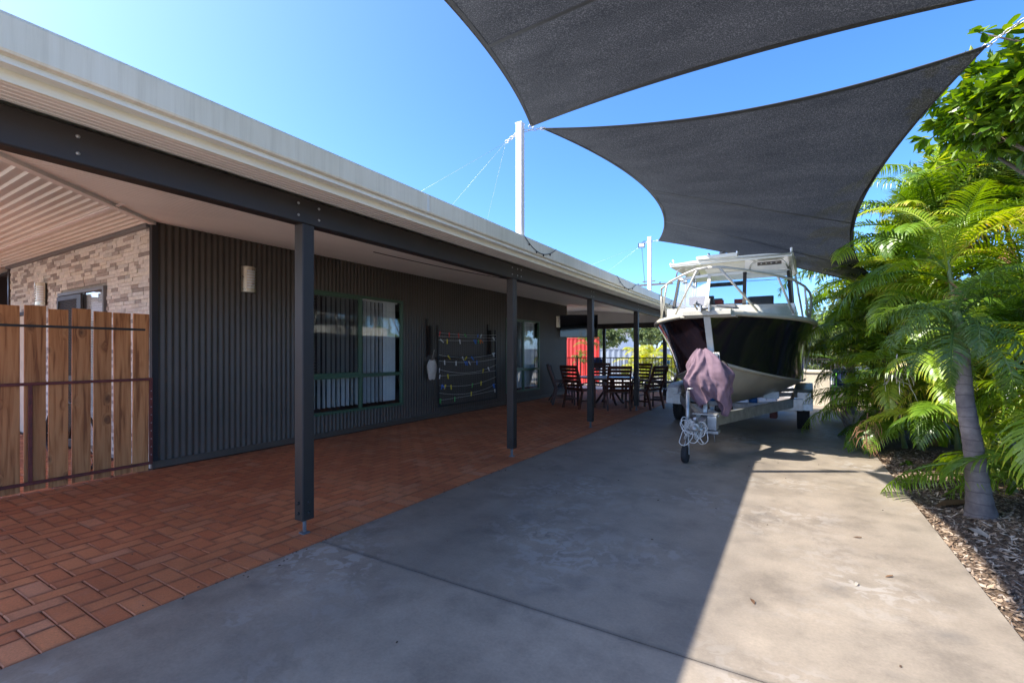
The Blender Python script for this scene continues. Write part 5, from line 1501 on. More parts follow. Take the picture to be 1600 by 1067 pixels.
# purple cloth thrown over the winch
P = []; NR, NA = 58, 84
for i in range(NR + 1):
    t = i / NR; row = []
    z0_ = 1.47 - .74 * t
    base = .02 + .265 * math.sin(min(1, t * 1.75 + .05) * math.pi / 2) ** .8
    if t > .55: base *= 1 - .50 * ((t - .55) / .45) ** 1.3
    cx_ = -.05 + .04 * math.sin(t * 3.2) + (.14 * max(0, t - .55) / .45); cy_ = -.10
    for j in range(NA):
        a = 2 * math.pi * j / NA; dv = Vector((math.cos(a), math.sin(a) * .72, 0))
        q = Vector((dv.x * 1.5, dv.y * 1.5, z0_ * 2.3))
        f1 = noise.noise(q * 1.3 + Vector((3, 1, 2))); rd = 1 - abs(noise.noise(q * 1.25 + Vector((f1 * 1.5, 5, f1)))) * 2
        rd2 = 1 - abs(noise.noise(q * 4.3 + Vector((f1 * 2.5, 1, 7)))) * 2
        r_ = base * (1 + .34 * f1 + .30 * (rd - .5) + .035 * (rd2 - .5))
        # folds running down
        r_ *= 1 + .05 * math.sin(5 * a + 6 * t + 3 * f1) * min(1, t * 2)
        flap = math.exp(-((a - .25) / .28) ** 2) + math.exp(-((a - 6.53) / .28) ** 2)
        r_ += flap * .10 * math.exp(-((t - .40) / .16) ** 2)
        zz_ = z0_ - .09 * math.sin(2 * a + 1.0) * t - .10 * t * (1 if math.cos(a - .2) > 0 else 0) * math.cos(a - .2) + .03 * f1
        row.append((cx_ + dv.x * r_, cy_ + dv.y * r_, zz_))
    row.append(row[0]); P.append(row)
b = MB(); b.grid(P, True, True); cl = b.build('cloth_cover', 'cloth', None, BO); cl.rotation_euler = (0, 0, BR)
so = cl.modifiers.new('thick', 'SOLIDIFY'); so.thickness = .006
sb_ = cl.modifiers.new('sub', 'SUBSURF'); sb_.levels = 1; sb_.render_levels = 1
tag(cl, 'crumpled purple canvas cover thrown over the trailer winch below the bow', 'cover')

# ------------------------------------------------------------------ palms
def frond_mesh(name, L, nl, ll, e0, e1, wid, m, seed, lift=.35, droop=.55, fwd=.65, petiole=.18, twist=0.0, scat=.12):
    rs = random.Random(seed); NS = 18; tipy = 1.6
    pts = []; p = Vector((0, 0, 0)); az = 0
    for i in range(NS + 1):
        t = i / NS; el = R(e0 + (e1 - e0) * t ** 1.25); pts.append(p.copy())
        p = p + Vector((math.cos(el) * math.cos(az), math.cos(el) * math.sin(az), math.sin(el))) * (L / NS); az += twist / NS
    V = []; F = []; rv = []
    def addq(a, b_, c, d, r_):
        o = len(V); V.extend([tuple(a), tuple(b_), tuple(c), tuple(d)]); F.append((o, o + 1, o + 2, o + 3)); rv.append(r_)
    for i in range(NS):
        a, b_ = pts[i], pts[i + 1]; d = (b_ - a).normalized(); s_ = d.cross(Vector((0, 0, 1))).normalized(); u = s_.cross(d)
        w0 = .016 * (1 - i / NS) + .003; w1 = .016 * (1 - (i + 1) / NS) + .003
        for q in ((s_, u), (u, -s_), (-s_, -u), (-u, s_)):
            addq(a + q[0] * w0, a + q[1] * w0, b_ + q[1] * w1, b_ + q[0] * w1, .75)
    for k in range(nl):
        t = petiole + (1 - petiole) * (k + .5) / nl
        f = t * NS; i = min(NS - 1, int(f)); base = pts[i].lerp(pts[i + 1], f - i); d = (pts[i + 1] - pts[i]).normalized()
        s_ = d.cross(Vector((0, 0, 1))).normalized(); u = s_.cross(d)
        tt = (t - petiole) / (1 - petiole)
        l_ = ll * (.45 + .55 * math.sin(math.pi * min(1, tt * .85 + .18))) * (1 - .35 * max(0, tt - .75) / .25)
        for sd in (-1, 1):
            fw = fwd + .5 * tt + rs.uniform(-.08, .08); v = (s_ * sd + d * fw + u * (lift + rs.uniform(-scat, scat))).normalized()
            ln = l_ * rs.uniform(.9, 1.08); nseg = 4; q = base.copy(); prev = None; r_ = min(1, max(0, rs.gauss(.45, .22)))
            side = d.cross(v).normalized().cross(v).normalized() if False else (d - v * d.dot(v)).normalized()
            side = (side + u * .25 * sd * 0).normalized()
            wp = [.45, 1.0, .85, .5, .03]
            for j in range(nseg + 1):
                w_ = wid * wp[j] * .5; cur = (q - side * w_, q + side * w_)
                if prev: addq(prev[0], prev[1], cur[1], cur[0], min(1.3, r_ + (.45 if j == nseg else .12 if j == nseg - 1 else 0) * tipy))
                prev = cur; v = (v + Vector((0, 0, -1)) * droop * (.25 + j * .16) * rs.uniform(.8, 1.2)).normalized(); q = q + v * (ln / nseg)
    return np_mesh(name, np.array(V), np.array(F), m, np.array(rv), True)
FM = []
for k in range(6):
    FM.append(frond_mesh('frond', [1.5, 1.7, 1.35, 1.6, 1.45, 1.8][k], [31, 34, 28, 30, 29, 33][k], [.38, .44, .35, .40, .37, .45][k], [74, 66, 58, 80, 48, 70][k], [-10, -45, -60, 15, -50, -30][k], .029, 'frond', 40 + k,
                         [.45, .3, .5, .6, .3, .35][k], [.5, .7, .6, .4, .75, .9][k], .55, .2, [0, .3, -.4, .1, .35, -.2][k]))
DEAD = frond_mesh('frond', 1.3, 36, .34, 20, -85, .016, 'dead_frond', 77, .0, 1.6, .5, .2, .3)
DM = [frond_mesh('frond', 1.15, 62, .24, 62, -66, .016, 'frond_dark', 71, .2, .7, .35, .1, .2, 1.1), frond_mesh('frond', 1.0, 58, .23, 40, -78, .016, 'frond_dark', 72, .2, .9, .3, .1, -.2, 1.1),
      frond_mesh('frond', 1.0, 54, .23, 80, -15, .016, 'frond_dark', 73, .3, .6, .3, .1, .1, 1.0)]
def ringed(mb, path, r0, r1, flare=.0, step=.07):
    pts = []; rs_ = []; tot = sum((Vector(b_) - Vector(a)).length for a, b_ in zip(path[:-1], path[1:])); acc = 0; nxt = 0
    P = [Vector(p) for p in path]; samples = max(6, int(tot / (step / 3)))
    for i in range(samples + 1):
        d = tot * i / samples; seg = 0; dd = d
        while seg < len(P) - 2 and dd > (P[seg + 1] - P[seg]).length: dd -= (P[seg + 1] - P[seg]).length; seg += 1
        p = P[seg].lerp(P[seg + 1], min(1, dd / (P[seg + 1] - P[seg]).length)); t = i / samples
        r_ = r0 + (r1 - r0) * t + flare * math.exp(-t * 9); r_ *= (.955 if i % 3 == 0 else 1.0)
        pts.append(p); rs_.append(r_ * (1 + .03 * noise.noise(p * 5)))
    mb.tube(pts, r0, 18, rs=rs_)
def palm(name, label, cat, x, y, stems, group=None, fm=None, trunk_m='green_stem', r=.028, seed=1):
    """stems: (dx, dy, height, lean_x, lean_y, n_fronds, scale, azimuth_list or None)"""
    rs = random.Random(seed); z0 = max(-.04, bedz(max(x, .96), y)) if x > .9 else 0
    t = thing(name, label, cat, (x, y, z0), 0, group); fm = fm or FM
    for (dx, dy, h, lx, ly, nf, sc, azl) in stems:
        b = MB(); top = Vector((dx + lx, dy + ly, h)); mid = Vector((dx + lx * .4, dy + ly * .4, h * .5))
        if h > .3: ringed(b, [(dx, dy, -.03), mid, top], r, r * .8, r * .5); b.build('stem', trunk_m, t)
        for k in range(nf):
            az = azl[k % len(azl)] if azl else rs.uniform(0, 6.283) if nf < 3 else 2 * math.pi * (k * .382 + rs.uniform(-.05, .05))
            o = link('frond', rs.choice(fm), t, top + Vector((0, 0, -.02 * k + rs.uniform(-.05, .05)) if h > .3 else (rs.uniform(-.08, .08), rs.uniform(-.08, .08), 0)))
            s_ = sc * rs.uniform(.85, 1.12); o.scale = (s_, s_, s_)
            if fm is FM and k == nf - 1 and h > .9 and rs.random() < .6: o.data = DEAD
            tiltd = -14 + 62 * (k / max(1, nf - 1)) ** 1.2 + rs.uniform(-8, 8)
            o.rotation_euler = (rs.uniform(-.25, .25), R(tiltd), az)
    return t
GP = 'feathery green palms along the right garden bed'
W_ = math.pi
rs0 = random.Random(5)
def clump(n, hs, spread, nf, sc, leanx=-.25):
    out = []
    for i in range(n):
        a = rs0.uniform(0, 6.28); d_ = rs0.uniform(0, spread)
        out.append((d_ * math.cos(a), d_ * math.sin(a), hs[i % len(hs)] * rs0.uniform(.9, 1.1), leanx * rs0.uniform(.2, 1.2) * (1 + .3 * i / n), rs0.uniform(-.25, .25), nf, sc, None))
    return out
# front palm with grey ringed trunk
fp = thing('fan_palm', 'x', 'palm', (1.38, 5.50, .0))
fp.name = 'grey_trunked_palm'; fp['label'] = 'palm with thick smooth grey ringed trunk at the edge of the mulch bed'; fp['group'] = GP
b = MB(); ringed(b, [(0, 0, -.05), (-.05, .02, .6), (-.10, .04, 1.0), (-.12, .05, 1.45)], .080, .054, .055, .085); b.build('trunk', 'trunk', fp)
b = MB(); ringed(b, [(-.12, .05, 1.45), (-.15, .07, 1.78)], .05, .03, 0, .3); b.build('crownshaft', 'green_stem', fp)
for k in range(18):
    az = k * 2.4 + .6; o = link('frond', DM[k % 3], fp, (-.15, .07, 1.74 - .010 * k)); s_ = rnd.uniform(.60, .80); o.scale = (s_,) * 3
    o.rotation_euler = (rnd.uniform(-.2, .2), R(-10 + 4.9 * k + rnd.uniform(-6, 6)), az)
    
palm('golden_cane_palm', 'small bright clump of arching fronds low behind the grey trunk', 'palm', 1.75, 6.55, [(0, 0, .0, 0, 0, 9, .72, None), (.15, .1, .5, -.1, 0, 7, .7, None)], GP, seed=3)
palm('golden_cane_palm', 'palm clump right of the grey trunk with fronds reaching the photo edge', 'palm', 2.25, 5.55, clump(4, [.4, 1.0, 1.5], .25, 10, .80, -.1), GP, seed=4)
palm('golden_cane_palm', 'tall palm clump with big drooping fronds just left of the grey trunk', 'palm', 1.85, 7.5, clump(6, [.6, 1.2, 1.8, 2.3], .3, 11, .80, -.2), GP, seed=6)
palm('golden_cane_palm', 'low palm clump whose fronds brush the driveway in front of the boat', 'palm', 1.55, 8.9, clump(4, [.25, .7, 1.1], .2, 10, .78, -.15), GP, seed=7)
palm('golden_cane_palm', 'tallest palm clump whose fronds rise against the sail edge', 'palm', 1.95, 9.4, clump(7, [.9, 1.7, 2.5, 3.2], .35, 11, .9, -.3), GP, seed=8)
palm('golden_cane_palm', 'very tall slender palm clump filling the gap between sail and mango tree', 'palm', 1.75, 9.9, clump(5, [2.6, 3.1, 3.5], .35, 11, 1.0, -.1), GP, seed=19)
palm('golden_cane_palm', 'tall palm clump overlapping the low corner of the farther sail', 'palm', 1.45, 10.4, clump(5, [1.6, 2.3, 2.8], .3, 11, .92, -.15), GP, seed=18)
palm('golden_cane_palm', 'palm clump with a yellowing frond under the mango tree', 'palm', 2.6, 8.4, clump(5, [1.3, 2.2, 2.9], .3, 10, .9, -.1), GP, seed=9)
palm('golden_cane_palm', 'palm clump beside the boat stern overhanging the driveway', 'palm', 1.6, 11.2, clump(5, [.5, 1.1, 1.7, 2.3], .3, 10, .85, -.25), GP, seed=10)
palm('golden_cane_palm', 'dark palm clump deep in the garden behind the front clumps', 'palm', 3.3, 6.6, clump(5, [.9, 1.5, 2.1], .35, 10, .85, -.05), GP, seed=12)
palm('slender_palm', 'slender pale trunked palm with bluish hanging fronds below the sail', 'palm', 1.15, 13.5, [(0, 0, 3.3, .0, 0, 15, 1.5, None)], GP, [DM[0], DM[1]], 'trunk', .085, 14)
palm('golden_cane_palm', 'palm clump farthest along the driveway beside the beige boxes', 'palm', 1.9, 13.6, clump(3, [.6, 1.4, 2.0], .3, 8, 1.0, -.2), GP, seed=15)
# dead sprays
def spray(name, label, p, L, m, seed, n=22):
    rs = random.Random(seed); b = MB(); t0 = Vector(p)
    b.tube([t0, t0 + Vector((-.02, 0, -L * .5)), t0 + Vector((0, .02, -L))], .006, 5)
    for k in range(n):
        q = t0 + Vector((0, 0, -L * (.1 + .85 * k / n))); a = rs.uniform(0, 6.28); l_ = rs.uniform(.10, .24)
        d_ = Vector((math.cos(a), math.sin(a), 0)); b.tube([q, q + d_ * l_ * .5 + Vector((0, 0, -.03)), q + d_ * l_ * .7 + Vector((rs.uniform(-.02, .02), 0, -l_ * .6)), q + d_ * l_ * .75 + Vector((rs.uniform(-.03, .03), 0, -l_ * .95))], .0035, 4)
    o = b.build(name, m); return tag(o, label, 'seed spray')
spray('dead_seed_spray', 'reddish brown dried palm spray hanging over the driveway edge', (.84, 7.75, .62), .5, 'dead_frond', 2, 30)
spray('dead_seed_spray', 'pale dried palm spray hanging among the fronds left of the grey trunk', (1.05, 7.1, 1.40), .35, 'twine', 4, 20)

# ------------------------------------------------------------------ broadleaf trees
def leaf_cloud(C, D_, k, L, W, droop, spread, seed):
    rs = np.random.RandomState(seed); n = len(C) * k
    c = np.repeat(C, k, 0); out = np.repeat(D_, k, 0)
    v = rs.normal(0, 1, (n, 3)) * spread + out; v[:, 2] -= droop * rs.rand(n); v /= np.linalg.norm(v, axis=1)[:, None]
    l_ = L * rs.uniform(.6, 1.15, n)[:, None]; w_ = W * rs.uniform(.7, 1.15, n)[:, None]
    up = rs.normal(0, .35, (n, 3)) + [0, 0, 1]; s_ = np.cross(v, up); s_ /= np.linalg.norm(s_, axis=1)[:, None] + 1e-9; nn = np.cross(s_, v)
    b0 = c + v * l_ * .06
    mid = c + v * l_ * .55; tip = c + v * l_ + nn * l_ * -.10
    V = np.stack([b0, mid - s_ * w_ / 2 + nn * w_ * .16, tip, mid + s_ * w_ / 2 + nn * w_ * .16], 1).reshape(-1, 3)
    F = np.stack([np.array([0, 1, 2]) + 4 * np.arange(n)[:, None], np.array([0, 2, 3]) + 4 * np.arange(n)[:, None]], 1).reshape(-1, 3)
    return V, F, np.repeat(np.clip(rs.normal(.45, .23, n), 0, 1), 2)
def crown_points(center, rad, n, seed, lumps=9, hollow=.45, sparse=0.0):
    rs = np.random.RandomState(seed); lc = []
    for i in range(lumps):
        d = rs.normal(0, 1, 3); d /= np.linalg.norm(d); d[2] = abs(d[2]) * .9 - .25
        lc.append((d * rs.uniform(.35, .72), rs.uniform(.30, .52)))
    C = []; D_ = []
    while len(C) < n:
        q, r_ = lc[rs.randint(lumps)]; d = rs.normal(0, 1, 3); d /= np.linalg.norm(d)
        p = q + d * r_ * rs.uniform(hollow, 1.0)
        C.append(np.array(center) + p * np.array(rad)); D_.append(d * .8 + p * .5)
    return np.array(C), np.array(D_)
def tree(name, label, cat, base, center, rad, n, k, L, W, m, droop, seed, group=None, trunk_r=.08, spread=.55, limbs=6, lumps=9, bark='bark', crown_name='crown'):
    t = thing(name, label, cat, base, 0, group); o = Vector(base)
    cen = Vector(center) - o
    b = MB(); fork = Vector((cen.x * .5, cen.y * .5, max(.3, cen.z * .45)))
    b.tube([(0, 0, -.1), fork * .5 + Vector((.03, 0, 0)), fork], trunk_r, 10, rs=[trunk_r * 1.3, trunk_r, trunk_r * .85]); b.build('trunk', bark, t)
    C, D_ = crown_points(cen, rad, n, seed, lumps); rs = random.Random(seed)
    for i in range(limbs):
        e = Vector(C[rs.randrange(len(C))]); md = fork.lerp(e, .5) + Vector((rs.uniform(-.1, .1), rs.uniform(-.1, .1), .12))
        b = MB(); b.tube([fork, md, e], trunk_r * .5, 7, rs=[trunk_r * .6, trunk_r * .32, trunk_r * .1]); b.build('limb', bark, t)
    V, F, rv = leaf_cloud(C, D_, k, L, W, droop, spread, seed + 1)
    tag(link(crown_name, np_mesh(crown_name, V, F, m, rv), t), kind='stuff')
    return t, C, D_
GT = 'garden trees behind the palms'
# sea almond type tree: near leaves are single parts
at, C, D_ = tree('almond_tree', 'broad leaved tree reaching in at top right above the sail corner', 'tree', (4.4, 7.4, 0), (2.95, 7.7, 4.3), (1.6, 1.5, 1.1), 900, 7, .19, .10, 'leaf_broad', .25, 21, GT, .10, .6, 14, 12)
lfm = MB()
lv = [(0, 0, 0)]; 
prof_l = [(.0, 0.0), (.3, .28), (.55, .46), (.8, .50), (.93, .30), (1.0, .0)]
for a, w_ in prof_l[1:-1]: lv += [(a, -w_ / 2, .10 * w_ - .10 * a * a), (a, 0, -.10 * a * a), (a, w_ / 2, .10 * w_ - .10 * a * a)]
lv.append((1, 0, -.13))
lf = [(0, 1, 2), (0, 2, 3)]
for i in range(3): o_ = 1 + 3 * i; lf += [(o_, o_ + 3, o_ + 4, o_ + 1), (o_ + 1, o_ + 4, o_ + 5, o_ + 2)]
lf += [(10, 13, 11), (11, 13, 12)]
lfm.add(lv, lf, True); leaf_me = lfm.mesh('leaf', 'leaf_almond')
rsl = random.Random(8); cnt = 0
tips = []
for (sx_, sy_, sz_, ex, ey, ez) in ((3.0, 7.5, 4.0, 1.62, 8.35, 4.28), (3.0, 7.5, 4.0, 1.75, 8.6, 4.75), (3.0, 7.5, 4.2, 1.70, 6.9, 4.85), (3.0, 7.4, 4.2, 1.85, 6.3, 5.05), (3.0, 7.4, 4.0, 1.75, 7.3, 3.9), (3, 7.5, 4.1, 1.9, 7.6, 4.5), (3.2, 7.4, 4.0, 2.1, 6.7, 4.2), (3.2, 7.4, 4.0, 1.55, 7.9, 3.75)):
    a = Vector((sx_, sy_, sz_)) - Vector((4.4, 7.4, 0)); e = Vector((ex, ey, ez)) - Vector((4.4, 7.4, 0))
    b = MB(); b.tube([a, a.lerp(e, .5) + Vector((0, 0, .1)), e], .02, 6, rs=[.03, .016, .005]); b.build('limb', 'bark', at)
    for q in range(4):
        t_ = .35 + .65 * (q + 1) / 4; c_ = a.lerp(e, t_) + Vector((rsl.uniform(-.1, .1), rsl.uniform(-.1, .1), rsl.uniform(-.05, .12))); tips.append(c_)
for c_ in tips:
    for k in range(9):
        if cnt >= 288: break
        o = link('leaf', leaf_me, at, c_); az = k * 2.4 + rsl.uniform(-.3, .3); s_ = rsl.uniform(.12, .21)
        o.scale = (s_, s_ * rsl.uniform(.85, 1.1), s_); o.rotation_euler = (rsl.uniform(-.5, .5), R(rsl.uniform(-50, 35)), az); cnt += 1
tree('mango_tree', 'dense mango tree with long pointed leaves rising behind the palms', 'tree', (4.4, 12.0, 0), (2.85, 11.4, 4.05), (1.7, 2.2, 1.6), 1800, 9, .20, .045, 'leaf_mango', .9, 31, GT, .12, .7, 8, 14)
tree('mango_tree', 'second mango tree nearer the camera at the right edge of the photo', 'tree', (4.7, 8.4, 0), (3.9, 8.7, 3.1), (1.7, 1.8, 1.4), 1300, 9, .19, .045, 'leaf_mango', .9, 33, GT, .12, .7, 8, 12)
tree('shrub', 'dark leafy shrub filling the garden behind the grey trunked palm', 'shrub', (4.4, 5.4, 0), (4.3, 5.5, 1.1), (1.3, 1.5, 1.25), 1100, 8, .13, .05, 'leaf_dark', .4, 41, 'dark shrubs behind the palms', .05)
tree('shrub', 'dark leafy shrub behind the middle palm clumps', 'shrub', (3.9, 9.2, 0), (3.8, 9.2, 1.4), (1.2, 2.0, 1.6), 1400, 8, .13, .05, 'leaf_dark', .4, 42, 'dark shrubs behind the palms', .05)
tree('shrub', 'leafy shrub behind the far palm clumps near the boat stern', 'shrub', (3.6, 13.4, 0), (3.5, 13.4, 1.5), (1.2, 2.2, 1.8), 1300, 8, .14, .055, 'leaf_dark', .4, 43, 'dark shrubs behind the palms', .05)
tree('shrub', 'leafy green shrub behind the pool fence between boat and far palms', 'shrub', (1.2, 19.0, 0), (1.2, 19.0, 1.5), (1.3, 1.0, 1.6), 900, 8, .16, .07, 'leaf_far', .4, 46, None, .05)
tree('shrub', 'pale green shrub beyond the pool fence right of the boat', 'shrub', (2.6, 19.8, 0), (2.3, 19.8, 2.0), (2.0, 1.5, 2.1), 1500, 8, .16, .07, 'leaf_far', .4, 44, None, .06)
# low plants at the driveway edge
def rosette(label, x, y, n, L, m, seed, h=.25, group='red and green leafed plants in the mulch bed', dropz=0):
    rs = random.Random(seed); t = thing('copper_leaf_plant', label, 'plant', (x, y, bedz(max(x, .96), y)), 0, group)
    b = MB(); b.tube([(0, 0, -.02), (.01, 0, h)], .008, 6); b.build('stem', 'bark', t)
    for k in range(n):
        a = k * 2.4; l_ = L * rs.uniform(.7, 1.15); el = rs.uniform(-.25, .7); V = []; NSs = 6; F = []
        d_ = Vector((math.cos(a) * math.cos(el), math.sin(a) * math.cos(el), math.sin(el))); s_ = Vector((-math.sin(a), math.cos(a), rs.uniform(-.3, .3))).normalized()
        q = Vector((0, 0, h * rs.uniform(.4, 1))); v = d_.copy()
        for j in range(NSs + 1):
            w_ = L * .42 * math.sin(math.pi * (j / NSs) ** .8 * .98 + .02) * .5; up = s_.cross(v).normalized()
            V += [q - s_ * w_ - up * w_ * .35, q, q + s_ * w_ - up * w_ * .35]; v = (v + Vector((0, 0, -.22))).normalized(); q = q + v * (l_ / NSs)
        for j in range(NSs):
            o_ = 3 * j; F += [(o_, o_ + 1, o_ + 4, o_ + 3), (o_ + 1, o_ + 2, o_ + 5, o_ + 4)]
        me = np_mesh('leaf', np.array([tuple(p) for p in V]), np.array(F), m, np.full(len(F), rs.uniform(.15, 1) if m != 'leaf_red' else rs.choice((.2, .6, .9, 1.0))), True)
        link('leaf', me, t)
    return t
rosette('red leafed plant at the right photo edge in the mulch', 1.52, 4.12, 11, .26, 'leaf_red', 5, .36)
rosette('dull bronze leafed plant low at the right photo edge nearest the camera', 1.30, 3.30, 10, .22, 'leaf_red', 6, .2)
rosette('tiny green seedling in the mulch near the low palm clump', 1.22, 7.6, 7, .13, 'leaf_broad', 7, .08)
# fallen leaves
def fallen(label, x, y, L, az, seed, w_=.35):
    b = MB(); P = []
    for i in range(9):
        t = i / 8; ww = L * w_ * math.sin(math.pi * (.06 + .9 * t)) / 2; P.append([(L * (t - .5), -ww, L * (.10 * math.sin(3 * t) + .10 * ww / L + .01)), (L * (t - .5), 0, L * (.02 + .06 * t)), (L * (t - .5), ww, L * (.09 * math.sin(2 * t) + .06 * t))])
    b.grid(P, True); o = b.build('fallen_leaf', 'leaf_dry', None, (x, y, bedz(max(x, .96), y) + .012 if x > .96 else .002)); o.rotation_euler = (0, 0, az); tag(o, label, 'leaf', 'dry fallen leaves')
fallen('large curled grey dry leaf lying on mulch left of the grey trunk', 1.26, 5.78, .34, .6, 1, .4)
fallen('brown dry leaf on the mulch in front of the grey trunk', 1.22, 5.0, .20, 2.2, 2)
fallen('curled brown leaf on the mulch nearest the camera', 1.28, 3.9, .16, 1.2, 3, .6)
for i, (x, y, az) in enumerate(((.42, 4.45, .3), (.33, 3.55, 1.4), (.52, 3.78, .7), (-.2, 3.0, 2.0))):
    fallen(['small curled dark leaf on the sunlit driveway, farthest of the four', 'small dark leaf on the sunlit driveway near the roof shadow edge', 'small dark leaf on the sunlit driveway nearest the mulch', 'small dark leaf on the sunlit driveway, nearest the camera'][i], x, y, .055, az, 9 + i)
b = MB()
for i in range(170):
    x = rnd.uniform(-6.4, .9) if i % 2 else -3.03 + rnd.gauss(0, .05); y = rnd.uniform(1.0, 9); s_ = rnd.uniform(.003, .009); a = rnd.uniform(0, 3.1)
    b.box(-s_, s_, -s_ * .5, s_ * .5, 0, .003, Matrix.Translation((x, y, .001 if x > -3.05 else .006)) @ Matrix.Rotation(a, 4, 'Z'))
tag(b.build('grit', 'chips'), 'scattered grit and crumbs on the concrete driveway', kind='stuff')

# ------------------------------------------------------------------ beyond: pool fence, deck, walls, far trees
g = MB(); g.box(-40, 30, 17.31, 60, -.055, -.02); tag(g.build('pool_deck', 'pool_deck'), 'pale paving around the pool beyond the fence', kind='structure')
pf_ = thing('pool_fence', 'black tubular pool fence across the end of the driveway', 'fence', (-10, 17.75, 0))
b = MB(); b.box(0, 17, -.018, .018, 1.19, 1.225); b.build('top_rail', 'black_metal', pf_)
b = MB(); b.box(0, 17, -.018, .018, .08, .115); b.build('bottom_rail', 'black_metal', pf_)
B = [(x, x + .016, -.008, .008, .116, 1.189) for x in np.arange(.06, 17, .115)]
tag(link('balusters', boxes_mesh('balusters', B, 'black_metal'), pf_), kind='stuff')
for k in range(8):
    b = MB(); b.bev(k * 2.4, k * 2.4 + .05, .019, .069, -.02, 1.30 if k != 3 else 1.55); b.build('post', 'black_metal', pf_)
rw = thing('red_wall', 'bright red corrugated steel wall beyond the verandah', 'wall', (-9.95, 20.3, 0))
b = MB(); corr(b, 0, 2.35, 0, 2.05, 0, .2, .012, 6); b.v = [(v[1], -v[0], v[2]) for v in b.v]; b.build('sheet', 'red_wall', rw)
b = MB(); b.box(-.05, 0, -.05, .05, 0, 2.1); b.box(2.35, 2.4, -.05, .05, 0, 2.1); b.box(-.05, 2.4, -.02, .045, 2.051, 2.1); b.build('frame', 'red_wall', rw)
gf = thing('grey_fence', 'blue grey ribbed steel fence far beyond the pool', 'fence', (-16, 29, 0))
b = MB(); corr(b, 0, 26, 0, 1.6, 0, .36, .03, 6); b.v = [(v[1], -v[0], v[2]) for v in b.v]; b.build('sheet', 'grey_fence', gf)
b = MB(); b.box(0, 26, -.04, .05, 1.6, 1.65); b.build('cap', 'grey_fence', gf)
nh = thing('neighbour_house', 'pale neighbour house with flat roof beyond the far fence', 'house', (-14.5, 38, 0))
b = MB(); b.box(-4, 2, 0, 5, 0, 3.1); b.build('wall', 'white_far', nh)
b = MB(); b.box(-4.5, 3.0, -.8, 5.5, 3.1, 3.35); b.build('roof', 'grey_frame', nh)
b = MB(); b.box(-1, .4, -.03, -.002, 1.2, 2.3); b.build('window', 'dark_room', nh)
pfl = thing('pool_float', 'round navy blue pool float leaning on the pool fence', 'float', (-6.75, 17.95, .98))
b = MB(); b.lathe([(0, -.05), (.2, -.05), (.25, 0), (.2, .05), (0, .05)], 24, (0, 0, 0), 'y'); b.build('disc', 'navy', pfl)
b = MB(); b.tube([(-.2, .1, -.28), (.9, .1, -.12)], .02, 6); tag(b.build('pool_pole', 'white_paint', None, (-6.75, 17.95, .95)), 'white pole resting behind the pool fence by the round float', 'pole')
sk = thing('pool_scoop', 'bright blue pool scoop on a thin silver pole by the fence', 'pool scoop', (-4.05, 17.95, 0))
b = MB(); b.tube([(0, 0, 0), (0, 0, .98)], .012, 6); b.build('pole', 'alu', sk)
b = MB(); b.bev(-.11, .11, -.03, .03, .98, 1.12, .02); b.build('head', 'cyan', sk)
GB = 'palms and bushes beyond the pool fence'
YM = [frond_mesh('frond', 1.5, 34, .42, 74, -30, .035, 'leaf_yellow', 91, .4, .7, .5, .2, .2), frond_mesh('frond', 1.4, 32, .42, 60, -50, .035, 'leaf_yellow', 92, .4, .7, .5, .2, -.2)]
palm('yellow_palm', 'yellow green palm clump behind the pool fence between two posts', 'palm', -5.2, 20.3, clump(4, [.3, .8, 1.2], .5, 9, 1.05, .0), GB, YM, seed=51)
palm('yellow_palm', 'yellow green palm clump behind the pool fence next to the boat bow', 'palm', -3.6, 21.2, clump(4, [.3, .9, 1.5], .5, 9, 1.1, .0), GB, YM, seed=52)
palm('cordyline', 'dark tufted cordyline in front of the red wall', 'plant', -7.9, 18.9, [(0, 0, 1.25, 0, 0, 14, .5, None), (.35, .1, 2.0, 0, 0, 14, .75, None)], GB, [DM[0], DM[2]], 'bark', .03, 53)
palm('cordyline', 'small spiky cordyline low in front of the red wall', 'plant', -8.5, 18.7, [(0, 0, .5, 0, 0, 12, .36, None)], GB, [DM[2]], 'bark', .02, 54)
far = [(-12.5, 33, 3.2, 2.6, 'leaf_far', 'pale tree over the far grey fence, left of the others'), (-8.5, 34, 3.4, 2.4, 'leaf_far', 'rounded pale tree beyond the far fence near the verandah post'),
       (-5.0, 32, 3.0, 2.5, 'leaf_far', 'rounded yellowish tree beyond the far fence left of the boat'), (-1.0, 31, 3.0, 2.6, 'leaf_far', 'tree beyond the far fence mostly hidden behind the boat'),
       (3.5, 27, 3.6, 2.6, 'leaf_far', 'tree beyond the pool fence seen right of the boat cabin'), (7.5, 24, 3.8, 2.6, 'leaf_far', 'tree beyond the pool fence behind the far palms'),
       (-17.5, 33, 3.0, 2.5, 'leaf_far', 'tree behind the red wall beyond the verandah')]
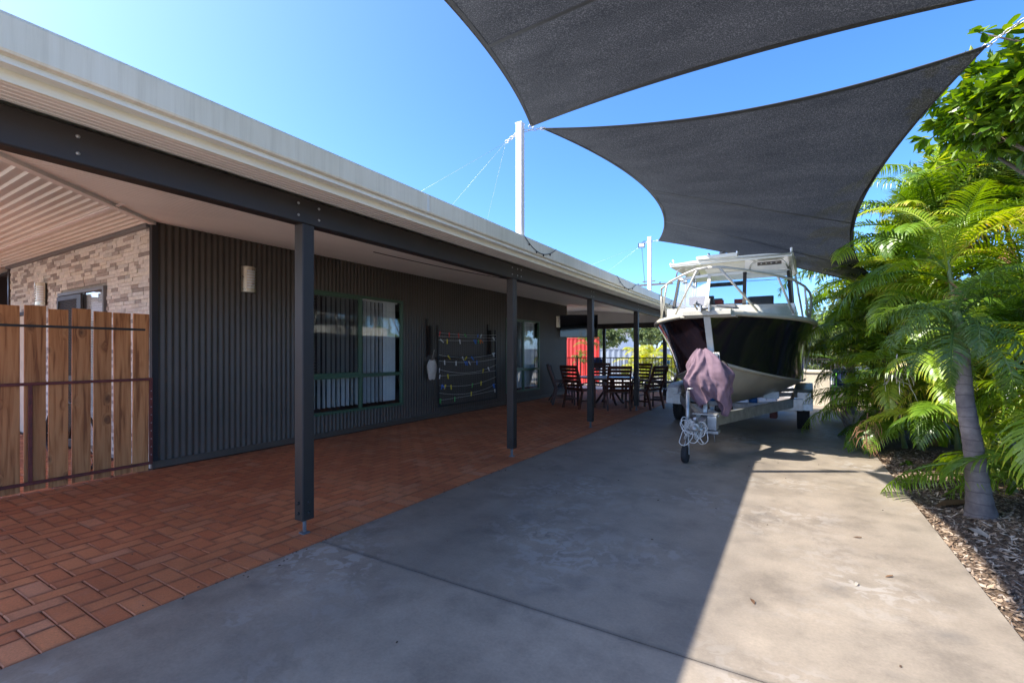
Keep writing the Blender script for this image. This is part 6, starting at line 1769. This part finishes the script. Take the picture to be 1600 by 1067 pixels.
for i, (x, y, h, r_, m_, lab) in enumerate(far):
    tree('tree', lab, 'tree', (x, y, 0), (x, y, h - .6), (r_, r_ * .8, r_ * .75), 750, 8, .26, .12, m_, .3, 60 + i, 'trees beyond the far fence', .12, .7, 5, 10)
# boxes by the far right end of the drive
bx = thing('storage_box', 'beige storage box with flat lid right behind the boat trailer', 'storage box', (.42, 15.3, 0))
b = MB(); b.bev(-.42, .42, -.3, .3, .0, .86, .02); b.build('body', 'beige', bx)
b = MB(); b.bev(-.45, .45, -.33, .33, .861, .93, .015); b.build('lid', 'beige', bx)
bx = thing('planter', 'long low beige rendered planter beside the storage box', 'planter', (1.35, 15.6, 0))
b = MB(); b.bev(-.5, .6, -.3, .3, .0, .52, .02); b.build('body', 'beige', bx)
b = MB(); b.box(-.45, .55, -.25, .25, .521, .53); b.build('soil', 'mulch', bx)
bx = thing('plastic_tub', 'navy blue plastic tub standing on the beige planter', 'tub', (1.25, 15.6, .53))
b = MB(); b.bev(-.3, .3, -.2, .2, 0, .36, .02); b.build('body', 'navy', bx)
b = MB(); b.box(-.32, .32, -.22, .22, .361, .385); b.build('rim', 'navy', bx)
bx = thing('folding_frame', 'bright lime green folding frame beside the navy tub', 'frame', (.93, 15.25, 0))
b = MB()
for x_ in (-.03, .05): b.box(x_ - .012, x_ + .012, -.012, .012, 0, .86)
for z_ in (.5, .62, .74, .83): b.box(-.018, .038, -.008, .008, z_, z_ + .02)
b.build('rails', 'lime', bx)
# power pole
pp = thing('power_pole', 'distant timber power pole with crossarm seen through the bow rail', 'power pole', (-16.0, 61, 0))
b = MB(); b.tube([(0, 0, 0), (0, 0, 11.0)], .14, 8); b.build('pole', 'bark', pp)
b = MB(); b.box(-3.0, 3.0, -.08, .08, 10.0, 10.2); b.box(-.8, .8, -.07, .07, 10.5, 10.62); b.build('crossarm', 'bark', pp)
b = MB()
for x_ in (-2.8, -1.4, 1.4, 2.8): b.lathe([(.07, 10.2), (.09, 10.3), (.04, 10.4)], 8, (x_, 0, 0)); b.tube(sag((x_, 0, 10.4), (x_ + 35, -4, 10.4), 1.0), .012, 4)
b.build('wires', 'black_metal', pp)
